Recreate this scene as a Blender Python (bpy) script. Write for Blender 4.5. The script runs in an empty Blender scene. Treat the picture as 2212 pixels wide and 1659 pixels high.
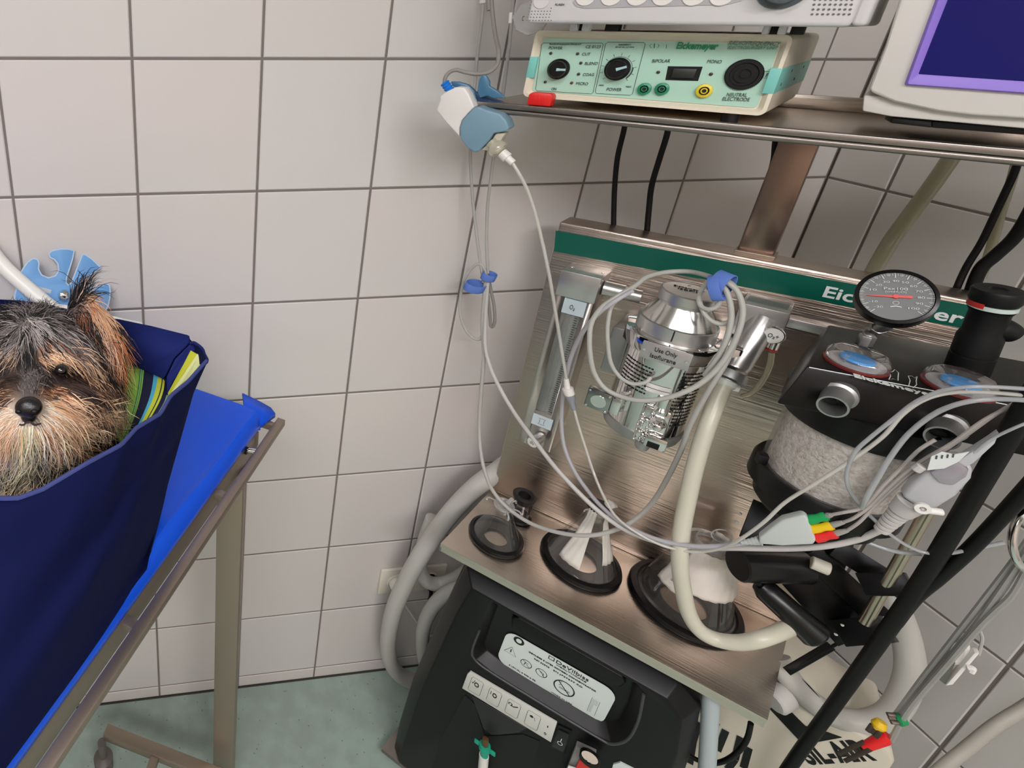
import bpy, bmesh, math, random
import numpy as np
from mathutils import Vector, Matrix
random.seed(7); rng = np.random.default_rng(7)
sc = bpy.context.scene
COL = sc.collection
V = Vector

# ------------------------------------------------------------------ camera, light, exposure
F = 1235.28; CX = 461.83; CY = 544.01
RM = ((0.9930794873, -0.1171208182, 0.0087089476), (-0.0365235932, -0.3784613584, -0.9248962262), (0.1116206028, 0.9181773871, -0.3801198849))
XR, YD, ZF = [V(r) for r in RM]
CAM = V((0.21554, -0.91762, 1.58976))
cd = bpy.data.cameras.new('camera'); cam = bpy.data.objects.new('camera', cd); COL.objects.link(cam)
cd.sensor_fit = 'HORIZONTAL'; cd.sensor_width = 36.0; cd.lens = F * 36.0 / 2212
cd.shift_x = (1106 - CX) / 2212; cd.shift_y = (CY - 829.5) / 2212; cd.clip_start = 0.01
m = Matrix((( XR.x, -YD.x, -ZF.x, CAM.x), (XR.y, -YD.y, -ZF.y, CAM.y), (XR.z, -YD.z, -ZF.z, CAM.z), (0, 0, 0, 1)))
cam.matrix_world = m
sc.camera = cam
world = bpy.data.worlds.new('world'); sc.world = world; world.use_nodes = True
world.node_tree.nodes['Background'].inputs[0].default_value = (0.9, 0.93, 1.0, 1)
world.node_tree.nodes['Background'].inputs[1].default_value = 0.3
sc.view_settings.view_transform = 'Standard'; sc.view_settings.look = 'None'
sc.view_settings.exposure = 0.0; sc.view_settings.gamma = 1.0
sc.view_settings.use_curve_mapping = False
LIGHTS = [(-0.45, -1.25, 0.9, 0.3, 21.0), (0.35, -2.35, 1.3, 0.45, 27.5), (-1.3, -2.6, 1.2, 0.3, 15.0)]   # x, y, sx, sy, strength: the ceiling lamps

# ------------------------------------------------------------------ helpers: pixels to points
def ray(x, y): return XR * ((x - CX) / F) + YD * ((y - CY) / F) + ZF
def A(x, y, t): return CAM + ray(x, y) * t
def PL(x, y, p0, n): d = ray(x, y); return CAM + d * ((V(p0) - CAM).dot(n) / d.dot(n))
U = V((0.69590, -0.71791, 0)).normalized(); W = V((-U.y, U.x, 0)); UP = V((0, 0, 1)); O = V((0.726, -0.206, 0))
def P(x, y, w): return PL(x, y, O + W * w, W)
def ZP(x, y, z): return PL(x, y, V((0, 0, z)), UP)
def BW(x, y, yy=0.0): return PL(x, y, V((0, yy, 0)), V((0, 1, 0)))
def RW(x, y, xx): return PL(x, y, V((xx, 0, 0)), V((1, 0, 0)))
def M(u, w, z): return O + U * (u + .18 * w) + W * w + UP * z
def depth(p): return (p - CAM).dot(ZF)
def pxr(p, px): return px * 0.5 * depth(p) / F

# ------------------------------------------------------------------ helpers: materials
def s2l(c): return tuple(((v / 255) / 12.92 if v / 255 <= .04045 else ((v / 255 + .055) / 1.055) ** 2.4) for v in c)
MATS = {}
def mat(name, rgb=(200, 200, 200), rough=.5, metal=0., spec=.5, coat=0., emit=None, estr=1., noise=None, bump=None, sss=0, attr=None, aniso=0):
    if name in MATS: return MATS[name]
    m = bpy.data.materials.new(name); m.use_nodes = True; nt = m.node_tree; b = nt.nodes['Principled BSDF']
    c = (*s2l(rgb), 1); b.inputs['Base Color'].default_value = c
    b.inputs['Roughness'].default_value = rough; b.inputs['Metallic'].default_value = metal
    b.inputs['Specular IOR Level'].default_value = spec; b.inputs['Coat Weight'].default_value = coat
    if aniso: b.inputs['Anisotropic'].default_value = aniso
    if sss:
        b.inputs['Subsurface Weight'].default_value = sss; b.inputs['Subsurface Radius'].default_value = (.01, .01, .008); b.inputs['Subsurface Scale'].default_value = 1
    if emit: b.inputs['Emission Color'].default_value = (*s2l(emit), 1); b.inputs['Emission Strength'].default_value = estr
    if attr:
        a = nt.nodes.new('ShaderNodeAttribute'); a.attribute_name = attr; nt.links.new(a.outputs['Color'], b.inputs['Base Color'])
    tc = None
    if noise or bump: tc = nt.nodes.new('ShaderNodeTexCoord')
    if noise:   # (scale xyz, rgb2, lo, hi)
        sc_, rgb2, lo, hi = noise
        mp = nt.nodes.new('ShaderNodeMapping'); mp.inputs['Scale'].default_value = sc_; nt.links.new(tc.outputs['Object'], mp.inputs[0])
        n = nt.nodes.new('ShaderNodeTexNoise'); n.inputs['Scale'].default_value = 1; n.inputs['Detail'].default_value = 3; nt.links.new(mp.outputs[0], n.inputs[0])
        r = nt.nodes.new('ShaderNodeValToRGB'); r.color_ramp.elements[0].position = lo; r.color_ramp.elements[1].position = hi
        r.color_ramp.elements[0].color = c; r.color_ramp.elements[1].color = (*s2l(rgb2), 1)
        nt.links.new(n.outputs[0], r.inputs[0]); nt.links.new(r.outputs[0], b.inputs['Base Color'])
    if bump:    # (scale xyz, strength, distance)
        sc_, st, dist = bump
        mp = nt.nodes.new('ShaderNodeMapping'); mp.inputs['Scale'].default_value = sc_; nt.links.new(tc.outputs['Object'], mp.inputs[0])
        n = nt.nodes.new('ShaderNodeTexNoise'); n.inputs['Scale'].default_value = 1; n.inputs['Detail'].default_value = 4; nt.links.new(mp.outputs[0], n.inputs[0])
        bp = nt.nodes.new('ShaderNodeBump'); bp.inputs['Strength'].default_value = st; bp.inputs['Distance'].default_value = dist
        nt.links.new(n.outputs[0], bp.inputs['Height']); nt.links.new(bp.outputs[0], b.inputs['Normal'])
    MATS[name] = m; return m
def clear(name, tint=(245, 245, 245), milk=.08, gloss=.25, rough=.05, milkc=(225, 225, 220)):
    if name in MATS: return MATS[name]
    m = bpy.data.materials.new(name); m.use_nodes = True; nt = m.node_tree; nt.nodes.clear()
    o = nt.nodes.new('ShaderNodeOutputMaterial'); t = nt.nodes.new('ShaderNodeBsdfTransparent'); t.inputs[0].default_value = (*s2l(tint), 1)
    d = nt.nodes.new('ShaderNodeBsdfDiffuse'); d.inputs[0].default_value = (*s2l(milkc), 1)
    g = nt.nodes.new('ShaderNodeBsdfGlossy'); g.inputs[0].default_value = (.9, .9, .9, 1); g.inputs['Roughness'].default_value = rough
    lw = nt.nodes.new('ShaderNodeLayerWeight'); lw.inputs[0].default_value = .35
    mm = nt.nodes.new('ShaderNodeMath'); mm.operation = 'MULTIPLY_ADD'; mm.inputs[1].default_value = gloss; mm.inputs[2].default_value = .04; nt.links.new(lw.outputs['Facing'], mm.inputs[0])
    a = nt.nodes.new('ShaderNodeMixShader'); a.inputs[0].default_value = milk; nt.links.new(t.outputs[0], a.inputs[1]); nt.links.new(d.outputs[0], a.inputs[2])
    c = nt.nodes.new('ShaderNodeMixShader'); nt.links.new(mm.outputs[0], c.inputs[0]); nt.links.new(a.outputs[0], c.inputs[1]); nt.links.new(g.outputs[0], c.inputs[2])
    nt.links.new(c.outputs[0], o.inputs[0]); MATS[name] = m; return m
def brushed(name, rgb, rough, scale, dist=.0002, st=.3, turn=False):
    m = mat(name, rgb, rough, 1.0, bump=(scale, st, dist))
    if turn:    # grain runs along the machine's width
        mp = [n for n in m.node_tree.nodes if n.type == 'MAPPING'][0]; mp.vector_type = 'TEXTURE'
        mp.inputs['Rotation'].default_value = (0, 0, math.atan2(U.y, U.x)); mp.inputs['Scale'].default_value = [1 / k for k in scale]
    return m

BRUSH = brushed('brushed_steel', (214, 202, 190), .27, (6, 420, 420), .0006, .5, True)
PANELST = brushed('brushed_panel', (202, 187, 175), .28, (5, 380, 380), .0010, .9, True)
STEELG = mat('satin_grey_steel', (150, 142, 136), .38, 1.0, bump=((30, 30, 300), .15, .0002))
FRAME = mat('satin_frame_steel', (160, 145, 131), .42, .8)
CHROME = mat('chrome', (232, 230, 228), .07, 1.0)
SATIN = mat('satin_aluminium', (206, 204, 201), .3, .85)
ALU = mat('matt_aluminium', (178, 178, 176), .42, .85)
BLACK = mat('black_plastic', (11, 11, 12), .45, spec=.35)
GLBLACK = mat('glossy_black_rubber', (13, 12, 13), .3, spec=.4)
RUBBER = mat('black_rubber', (27, 24, 25), .5)
DARK = mat('dark_grey_print', (70, 78, 74), .6)
INK = mat('black_print', (25, 25, 25), .6)
WHITEP = mat('white_plastic', (232, 228, 222), .35)
CREAM = mat('cream_plastic', (232, 222, 200), .4)
GREYC = mat('light_grey_cable', (176, 174, 168), .5, bump=((40, 40, 40), .05, .001))
DGREYC = mat('mid_grey_cable', (140, 136, 130), .5)
BLKC = mat('black_cable', (9, 8, 8), .5, spec=.3)
VELCRO = mat('blue_velcro', (96, 128, 205), .85, bump=((900, 900, 900), .4, .001))
PRINTW = mat('white_print', (225, 228, 225), .5)

# ------------------------------------------------------------------ helpers: geometry (bmesh in world space)
class G:
    def __init__(s): s.v = []; s.f = []; s.mi = []
    def add(s, vs, fs, mi=0):
        n = len(s.v); s.v += [V(p) for p in vs]; s.f += [[i + n for i in f] for f in fs]; s.mi += [mi] * len(fs); return s
    def hexa(s, p, mi=0):   # 8 points: bottom 4 ccw, top 4 ccw
        return s.add(p, [(3, 2, 1, 0), (4, 5, 6, 7), (0, 1, 5, 4), (1, 2, 6, 5), (2, 3, 7, 6), (3, 0, 4, 7)], mi)
    def mbox(s, u0, u1, w0, w1, z0, z1, mi=0):
        return s.hexa([M(u0, w0, z0), M(u1, w0, z0), M(u1, w1, z0), M(u0, w1, z0), M(u0, w0, z1), M(u1, w0, z1), M(u1, w1, z1), M(u0, w1, z1)], mi)
    def fbox(s, o, ax, ay, az, mi=0):   # origin corner and three edge vectors
        o = V(o); return s.hexa([o, o + ax, o + ax + ay, o + ay, o + az, o + ax + az, o + ax + ay + az, o + ay + az], mi)
    def lathe(s, o, axis, prof, seg=32, mi=0, ref=None, caps=True, sx=1.0):  # prof: (r, h)
        axis = V(axis).normalized(); r = V(ref) if ref else (V((1, 0, 0)) if abs(axis.x) < .9 else V((0, 1, 0)))
        a = (r - axis * r.dot(axis)).normalized(); b = axis.cross(a)
        vs = []; fs = []
        for (rr, h) in prof:
            for k in range(seg):
                t = 2 * math.pi * k / seg; vs.append(V(o) + axis * h + a * (rr * math.cos(t) * sx) + b * (rr * math.sin(t)))
        for j in range(len(prof) - 1):
            for k in range(seg):
                k2 = (k + 1) % seg; fs.append((j * seg + k, j * seg + k2, (j + 1) * seg + k2, (j + 1) * seg + k))
        if caps:
            if prof[0][0] > 1e-6: fs.append(tuple(range(seg))[::-1])
            if prof[-1][0] > 1e-6: fs.append(tuple((len(prof) - 1) * seg + k for k in range(seg)))
        return s.add(vs, fs, mi)
    def cyl(s, p0, p1, r0, r1=None, seg=24, mi=0, bev=0):
        p0 = V(p0); p1 = V(p1); d = p1 - p0; L = d.length; r1 = r0 if r1 is None else r1
        pr = [(r0 - bev, 0), (r0, bev), (r1, L - bev), (r1 - bev, L)] if bev else [(r0, 0), (r1, L)]
        return s.lathe(p0, d, pr, seg, mi)
    def tube(s, pts, r, seg=10, mi=0, smooth=6, closed=False, caps=True, flat=1.0, flatn=None):
        pts = [V(p) for p in pts]
        rs = r if isinstance(r, (list, tuple)) else [r] * len(pts)
        if smooth > 1 and len(pts) > 2:
            q = []; qr = []; n = len(pts)
            rng_ = range(n) if closed else range(n - 1)
            for i in rng_:
                if closed: a, b, c, d = pts[i - 1], pts[i], pts[(i + 1) % n], pts[(i + 2) % n]
                else: a = pts[max(i - 1, 0)]; b = pts[i]; c = pts[i + 1]; d = pts[min(i + 2, n - 1)]
                for k in range(smooth):
                    t = k / smooth; t2 = t * t; t3 = t2 * t
                    q.append((b * 2 + (c - a) * t + (a * 2 - b * 5 + c * 4 - d) * t2 + (b * 3 - a - c * 3 + d) * t3) * .5)
                    qr.append(rs[i] * (1 - t) + rs[(i + 1) % n] * t)
            if not closed: q.append(pts[-1]); qr.append(rs[-1])
            pts = q; rs = qr
        n = len(pts); vs = []; fs = []
        T = [((pts[(i + 1) % n] - pts[i - 1]) if closed else (pts[min(i + 1, n - 1)] - pts[max(i - 1, 0)])).normalized() for i in range(n)]
        nn = V(flatn) if flatn else (V((0, 0, 1)) if abs(T[0].z) < .9 else V((1, 0, 0)))
        for i in range(n):
            nn = (nn - T[i] * nn.dot(T[i]))
            nn = nn.normalized() if nn.length > 1e-6 else T[i].orthogonal().normalized()
            b = T[i].cross(nn)
            for k in range(seg):
                t = 2 * math.pi * k / seg; vs.append(pts[i] + nn * (rs[i] * math.cos(t) * flat) + b * (rs[i] * math.sin(t)))
        for i in range(n if closed else n - 1):
            j = (i + 1) % n
            for k in range(seg):
                k2 = (k + 1) % seg; fs.append((i * seg + k, i * seg + k2, j * seg + k2, j * seg + k))
        if caps and not closed:
            fs.append(tuple(range(seg))[::-1]); fs.append(tuple((n - 1) * seg + k for k in range(seg)))
        return s.add(vs, fs, mi)
    def prism(s, pts, d, mi=0):  # polygon extruded along d
        n = len(pts); pts = [V(p) for p in pts]; d = V(d)
        fs = [tuple(range(n))[::-1], tuple(range(n, 2 * n))] + [(i, (i + 1) % n, n + (i + 1) % n, n + i) for i in range(n)]
        return s.add(pts + [p + d for p in pts], fs, mi)
    def strip(s, pts, w, n, mi=0, closed=False):  # flat line (print) of width w lying on plane of normal n
        pts = [V(p) for p in pts]; k = len(pts); n = V(n).normalized(); vs = []; fs = []
        for i in range(k):
            a = pts[(i - 1) % k] if (closed or i > 0) else pts[i]; b = pts[(i + 1) % k] if (closed or i < k - 1) else pts[i]
            t = (b - a).normalized(); sd = n.cross(t) * (w / 2)
            vs += [pts[i] - sd, pts[i] + sd]
        for i in range(k if closed else k - 1):
            j = (i + 1) % k; fs.append((2 * i, 2 * j, 2 * j + 1, 2 * i + 1))
        return s.add(vs, fs, mi)
    def ell(s, c, ax, ay, az, nu=20, nv=12, mi=0):
        c = V(c); vs = []; fs = []
        for j in range(nv + 1):
            ph = math.pi * j / nv
            for k in range(nu):
                t = 2 * math.pi * k / nu; vs.append(c + V(ax) * (math.sin(ph) * math.cos(t)) + V(ay) * (math.sin(ph) * math.sin(t)) + V(az) * math.cos(ph))
        for j in range(nv):
            for k in range(nu): fs.append((j * nu + k, j * nu + (k + 1) % nu, (j + 1) * nu + (k + 1) % nu, (j + 1) * nu + k))
        return s.add(vs, fs, mi)
    def build(s, name, mats, parent=None, bevel=0, bseg=2, smooth=30, solid=0):
        me = bpy.data.meshes.new(name); c = V((0, 0, 0))
        for p in s.v: c += p
        c /= max(len(s.v), 1)
        me.from_pydata([tuple(p - c) for p in s.v], [], s.f)
        if not isinstance(mats, (list, tuple)): mats = [mats]
        for m_ in mats: me.materials.append(m_)
        me.polygons.foreach_set('material_index', s.mi)
        bm = bmesh.new(); bm.from_mesh(me); bmesh.ops.remove_doubles(bm, verts=bm.verts, dist=1e-6)
        bmesh.ops.recalc_face_normals(bm, faces=bm.faces)
        if bevel:
            es = [e for e in bm.edges if len(e.link_faces) == 2 and e.calc_face_angle(0) > math.radians(28)]
            bmesh.ops.bevel(bm, geom=es, offset=bevel, segments=bseg, profile=.5, affect='EDGES', clamp_overlap=True)
        bm.to_mesh(me); bm.free()
        if smooth:
            me.shade_smooth(); me.set_sharp_from_angle(angle=math.radians(smooth))
        o = bpy.data.objects.new(name, me); COL.objects.link(o); o.location = c
        if solid:
            md = o.modifiers.new('thick', 'SOLIDIFY'); md.thickness = solid; md.offset = 0
        if parent: attach(o, parent)
        return o
def attach(o, parent):
    o.parent = parent
    # world position is kept: parents are translated only, or nested meshes at their centroid
    q = parent; loc = V((0, 0, 0))
    while q: loc += q.location; q = q.parent
    o.location = o.location - loc
def tag(o, label, cat, group=None, kind=None):
    if label: o['label'] = label
    if cat: o['category'] = cat
    if group: o['group'] = group
    if kind: o['kind'] = kind
    return o
def thing(name, loc, label, cat, group=None):
    o = bpy.data.objects.new(name, None); COL.objects.link(o); o.location = V(loc); o.empty_display_size = .02
    return tag(o, label, cat, group)
def struct(o, label=None):
    o['kind'] = 'structure'
    if label: o['label'] = label
    return o
def circ(c, ax, ay, n=40, a0=0, a1=360): 
    return [V(c) + V(ax) * math.cos(math.radians(a0 + (a1 - a0) * k / (n if a1 - a0 >= 360 else n - 1))) + V(ay) * math.sin(math.radians(a0 + (a1 - a0) * k / (n if a1 - a0 >= 360 else n - 1))) for k in range(n)]
def text(s, p0, p1, h, n, m_, parent, name='lettering', lift=.0004, bold=0, shear=0, thick=.0003):
    """lettering whose baseline runs p0 to p1 with cap height h, lying on the surface of normal n"""
    cu = bpy.data.curves.new(name, 'FONT'); cu.body = s; cu.size = 1; cu.offset = bold; cu.shear = shear; cu.resolution_u = 3; cu.extrude = .02
    t = bpy.data.objects.new('tmp', cu); COL.objects.link(t)
    dg = bpy.context.evaluated_depsgraph_get(); me = bpy.data.meshes.new_from_object(t.evaluated_get(dg)); bpy.data.objects.remove(t)
    xs = [v.co.x for v in me.vertices]; x0, x1 = min(xs), max(xs)
    n = V(n).normalized(); ax = V(p1) - V(p0); L = ax.length; ax.normalize(); ay = n.cross(ax)
    if ay.dot(UP) < 0 and abs(ay.dot(UP)) > .01: ay = -ay; n = -n if False else n
    c = (V(p0) + V(p1)) / 2
    for v in me.vertices:
        x, y, z = v.co; v.co = V(p0) + ax * ((x - x0) / (x1 - x0) * L) + ay * (y / .7 * h) + n * (lift + z / .02 * thick) - c
    me.materials.clear(); me.materials.append(m_)
    o = bpy.data.objects.new(name, me); COL.objects.link(o); o.location = c
    if parent: attach(o, parent)
    return o
def cable(name, pts, wpx, m_, label, cat='cable', parent=None, seg=10, build=True, smooth=6, group=None):
    w = [BW(p[0], p[1], -float(p[2][1:])) if isinstance(p[2], str) else P(*p) for p in pts]; r = sum(pxr(p, wpx) for p in w) / len(w)
    g = G().tube(w, r, seg, smooth=smooth); o = g.build(name, m_, parent, smooth=60)
    if label: tag(o, label, cat, group)
    return o

# ================================================================== THE ROOM
TW, TH, Z0, XC, YR1, GAP = .2, .21298, 1.53012, 1.50282, .09412, .0042
TILE = mat('glazed_tile', (216, 208, 203), .33, spec=.4, noise=((2.2, 2.2, 2.2), (212, 207, 203), .35, .65))
TILE2 = mat('glazed_tile_cool', (213, 209, 205), .33, spec=.4)
TILER = mat('glazed_tile_side', (206, 204, 198), .33, spec=.4)
GROUT = mat('grout', (124, 116, 110), .9)
WALLP = mat('painted_wall', (150, 146, 140), .8)
FLOORM = mat('speckled_floor', (152, 176, 168), .42)
def floor_nodes():
    nt = FLOORM.node_tree; b = nt.nodes['Principled BSDF']; tc = nt.nodes.new('ShaderNodeTexCoord')
    v = nt.nodes.new('ShaderNodeTexVoronoi'); v.inputs['Scale'].default_value = 60; nt.links.new(tc.outputs['Object'], v.inputs[0])
    n = nt.nodes.new('ShaderNodeTexNoise'); n.inputs['Scale'].default_value = 26; nt.links.new(tc.outputs['Object'], n.inputs[0])
    r = nt.nodes.new('ShaderNodeValToRGB'); r.color_ramp.elements[0].position = .07; r.color_ramp.elements[0].color = (*s2l((96, 124, 122)), 1)
    r.color_ramp.elements[1].position = .13; r.color_ramp.elements[1].color = (1, 1, 1, 1)
    nt.links.new(v.outputs['Distance'], r.inputs[0])
    r2 = nt.nodes.new('ShaderNodeValToRGB'); r2.color_ramp.elements[0].position = .35; r2.color_ramp.elements[0].color = (*s2l((145, 160, 150)), 1)
    r2.color_ramp.elements[1].position = .65; r2.color_ramp.elements[1].color = (*s2l((155, 174, 164)), 1); nt.links.new(n.outputs[0], r2.inputs[0])
    mx = nt.nodes.new('ShaderNodeMix'); mx.data_type = 'RGBA'; mx.blend_type = 'MULTIPLY'; mx.inputs[0].default_value = .55
    nt.links.new(r2.outputs[0], mx.inputs[6]); nt.links.new(r.outputs[0], mx.inputs[7]); nt.links.new(mx.outputs[2], b.inputs['Base Color'])
floor_nodes()
XL, YF, ZC = -2.4, -3.4, 2.6
floor = struct(G().fbox((XL, YF, -.1), V((XC - XL + .1, 0, 0)), V((0, -YF + .1, 0)), V((0, 0, .1))).build('floor', FLOORM, smooth=0), 'mint green speckled vinyl floor')
wall_back = struct(G().fbox((XL, .0018, 0), V((XC - XL + .11, 0, 0)), V((0, .1, 0)), V((0, 0, ZC))).build('wall_back', GROUT, smooth=0), 'tiled wall behind the equipment')
wall_right = struct(G().fbox((XC + .0018, YF, 0), V((.1, 0, 0)), V((0, -YF, 0)), V((0, 0, ZC))).build('wall_right', GROUT, smooth=0), 'tiled wall at the right')
struct(G().fbox((XL - .1, YF, 0), V((.1, 0, 0)), V((0, -YF, 0)), V((0, 0, ZC))).build('wall_left', WALLP, smooth=0))
struct(G().fbox((XL, YF - .1, 0), V((XC - XL, 0, 0)), V((0, .1, 0)), V((0, 0, ZC))).build('wall_front', mat('warm_wall', (196, 180, 166), .8), smooth=0))
struct(G().fbox((XL, YF, ZC), V((XC - XL, 0, 0)), V((0, -YF, 0)), V((0, 0, .1))).build('ceiling', mat('ceiling_white', (225, 222, 216), .9), smooth=0))
def tile_mesh(w, h, m_, side):
    g = G(); d = .008; bv = .0016
    x, z = w / 2, h / 2
    # front face proud, softened edges: 12 quads
    fr = [(-x + bv, 0, -z + bv), (x - bv, 0, -z + bv), (x - bv, 0, z - bv), (-x + bv, 0, z - bv)]
    ri = [(-x, .0012, -z), (x, .0012, -z), (x, .0012, z), (-x, .0012, z)]
    bk = [(-x, d, -z), (x, d, -z), (x, d, z), (-x, d, z)]
    vs = fr + ri + bk
    if side: vs = [(p[1], -p[0], p[2]) for p in vs]
    me = bpy.data.meshes.new('tile'); fs = [(0, 1, 2, 3)]
    for i in range(4):
        j = (i + 1) % 4; fs += [(4 + i, 4 + j, j, i), (8 + i, 8 + j, 4 + j, 4 + i)]
    me.from_pydata(vs, [], fs); me.materials.append(m_); return me
cache = {}
def put_tile(wall, x0, x1, z0, z1, side, alt):
    w = round(x1 - x0 - GAP, 4); h = round(z1 - z0 - GAP, 4); k = (w, h, side, alt)
    if k not in cache: cache[k] = tile_mesh(w, h, TILER if side else (TILE2 if alt else TILE), side)
    o = bpy.data.objects.new('tile', cache[k]); COL.objects.link(o)
    cx = (x0 + x1) / 2; cz = (z0 + z1) / 2
    o.location = (XC, -cx, cz) if side else (cx, 0, cz)
    j = .0004; o.rotation_euler = (random.uniform(-j, j) * 3, random.uniform(-j, j), random.uniform(-j, j) * 3)
    attach(o, wall)
rows = [(Z0 - (j + 1) * TH, Z0 - j * TH) for j in range(-1, 7)] + [(.0, Z0 - 7 * TH)]
rr2 = random.Random(3)
for i in range(-2, 8):
    for (a, b) in rows:
        put_tile(wall_back, i * TW, min((i + 1) * TW, XC), a, b, False, rr2.random() < .4)
for i in range(0, 5):
    y0 = 0 if i == 0 else YR1 + (i - 1) * TW; y1 = YR1 + i * TW
    for (a, b) in rows: put_tile(wall_right, y0, y1, a, b, True, False)
def field(wall, side, spans, rws):   # tiles beyond the frame, one joined mesh
    g = G()
    for (x0, x1) in spans:
        for (a, b) in rws:
            p = (GAP / 2, GAP / 2)
            if side: g.fbox((XC, -x1 + p[0], a + p[1]), V((.006, 0, 0)), V((0, x1 - x0 - GAP, 0)), V((0, 0, b - a - GAP)))
            else: g.fbox((x0 + p[0], 0, a + p[1]), V((x1 - x0 - GAP, 0, 0)), V((0, .006, 0)), V((0, 0, b - a - GAP)))
    o = g.build('tile_field', TILER if side else TILE, wall, smooth=0); o['kind'] = 'stuff'
top = [(Z0 - (j + 1) * TH, min(Z0 - j * TH, ZC)) for j in range(-5, -1)]
field(wall_back, False, [(i * TW, (i + 1) * TW) for i in range(-12, -2)], rows + top)
field(wall_back, False, [(i * TW, min((i + 1) * TW, XC)) for i in range(-2, 8)], top)
field(wall_right, True, [(YR1 + (i - 1) * TW, YR1 + i * TW) for i in range(5, 17)], rows + top)
field(wall_right, True, [(0 if i == 0 else YR1 + (i - 1) * TW, YR1 + i * TW) for i in range(0, 5)], top)
o = G().tube([V((XL + .1, -.002, .0005)), V((XC, -.002, .0005))], .0022, 6, smooth=1).build('trim_1', mat('dark_sealant', (52, 46, 42), .8)); struct(o, 'dark sealant line where tiles meet the floor')
o = G().tube([V((XC - .002, YF + .1, .0005)), V((XC - .002, 0, .0005))], .0022, 6, smooth=1).build('trim_2', MATS['dark_sealant']); struct(o)
lamp_m = mat('lamp_diffuser', (255, 250, 242), .5)
for k, (x, y, sx, sy, st) in enumerate(LIGHTS):
    e = thing('ceiling_light', (x, y, ZC), ['flat ceiling lamp above the left of the room', 'flat ceiling lamp above the right of the room', 'flat ceiling lamp at the rear of the room'][k], 'lamp', 'ceiling lamps outside the view')
    G().fbox((x - sx / 2 - .02, y - sy / 2 - .02, ZC - .05), V((sx + .04, 0, 0)), V((0, sy + .04, 0)), V((0, 0, .0499))).build('housing', WHITEP, e, bevel=.003)
    em = mat('lamp_glow_%d' % k, (255, 250, 242), .5, emit=(249, 246, 249), estr=st)
    G().fbox((x - sx / 2, y - sy / 2, ZC - .054), V((sx, 0, 0)), V((0, sy, 0)), V((0, 0, .004))).build('diffuser', em, e, smooth=0)

# ================================================================== THE ANAESTHESIA MACHINE: stand, worktop, upright panel, post, top shelf
NF = -W            # normal of faces that look at the room from the machine front
mc = thing('anaesthesia_machine', M(.22, .15, 0), 'brushed steel anaesthesia machine stand with worktop, upright back panel, green name strip and top shelf', 'machine')
g = G().mbox(0, .448, .0, .205, .6925, .70)
g.mbox(0, .448, 0, .003, .683, .6925); g.mbox(0, .003, 0, .205, .683, .6925); g.mbox(.445, .448, 0, .205, .683, .6925)
g.build('worktop', BRUSH, mc, bevel=.0012)
G().mbox(-.001, .45, .197, .2035, .70, .7035).build('rear_lip', BRUSH, mc, bevel=.001)
PT = 1.2795
g = G().mbox(.0, .45, .2, .245, .62, PT)
g.build('back_panel', PANELST, mc, bevel=.003, bseg=3)
# green name strip
gs = G().hexa([P(1196.5, 543, .1995), P(2098, 712, .1995), P(2098, 712, .2005), P(1196.5, 543, .2005), P(1200.5, 498, .1995), P(2112, 662, .1995), P(2112, 662, .2005), P(1200.5, 498, .2005)]).build('name_strip', mat('green_strip', (0, 88, 72), .3, spec=.5), mc, smooth=0)
text('Eickemeyer', P(1776, 640, .1993), P(2075, 700, .1993), .0155, NF, PRINTW, mc, bold=.02)
# lower cabinet frame and columns behind the concentrator
for u in (0, .415): G().mbox(u, u + .03, .225, .255, .03, .69).build('frame_column', STEELG, mc, bevel=.002)
G().mbox(-.03, .45, .0, .26, .018, .03).build('base_plate', STEELG, mc, bevel=.002)
for (u, w) in ((-.02, .02), (.43, .02), (-.02, .24), (.43, .24)):
    G().lathe(M(u, w, 0) + UP * .0095 - U * .006, U, [(.0, 0), (.009, 0), (.0095, .002), (.0095, .010), (.009, .012), (0, .012)], 20).build('castor', BLACK, mc)
# post and collar
SZ = 1.4835
g = G()
b0, b1 = P(1602, 517, .225), P(1682, 527, .225)
pu0, pu1 = (b0 - O).dot(U) - .18 * .225, (b1 - O).dot(U) - .18 * .225
G().mbox(pu0, pu1, .215, .24, PT, SZ - .012).build('post', brushed('post_steel', (150, 128, 116), .3, (300, 300, 6)), mc, bevel=.003)
G().mbox(pu0 - .002, pu1 + .003, .211, .243, PT - .0005, PT + .005).build('post_collar', FRAME, mc, bevel=.001)
# top shelf with folded front rail
g = G().mbox(-.075, .62, .004, .24, SZ - .004, SZ)
g.build('top_shelf', BRUSH, mc, bevel=.001)
g = G().mbox(-.075, .62, -.002, .010, SZ - .0055, SZ + .0015); g.mbox(-.075, .62, .0005, .009, SZ - .013, SZ - .0055)
g.tube([M(-.075, .002, SZ - .0095), M(.62, .002, SZ - .0095)], .0040, 12, smooth=1)
g.build('front_rail', STEELG, mc, bevel=.0015)
G().mbox(-.03, .62, .236, .241, SZ, SZ + .018).build('rear_lip', BRUSH, mc, bevel=.001)
G().mbox(pu0 - .02, pu1 + .05, .05, .22, SZ - .012, SZ - .004).build('shelf_bracket', STEELG, mc, bevel=.001)

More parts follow.
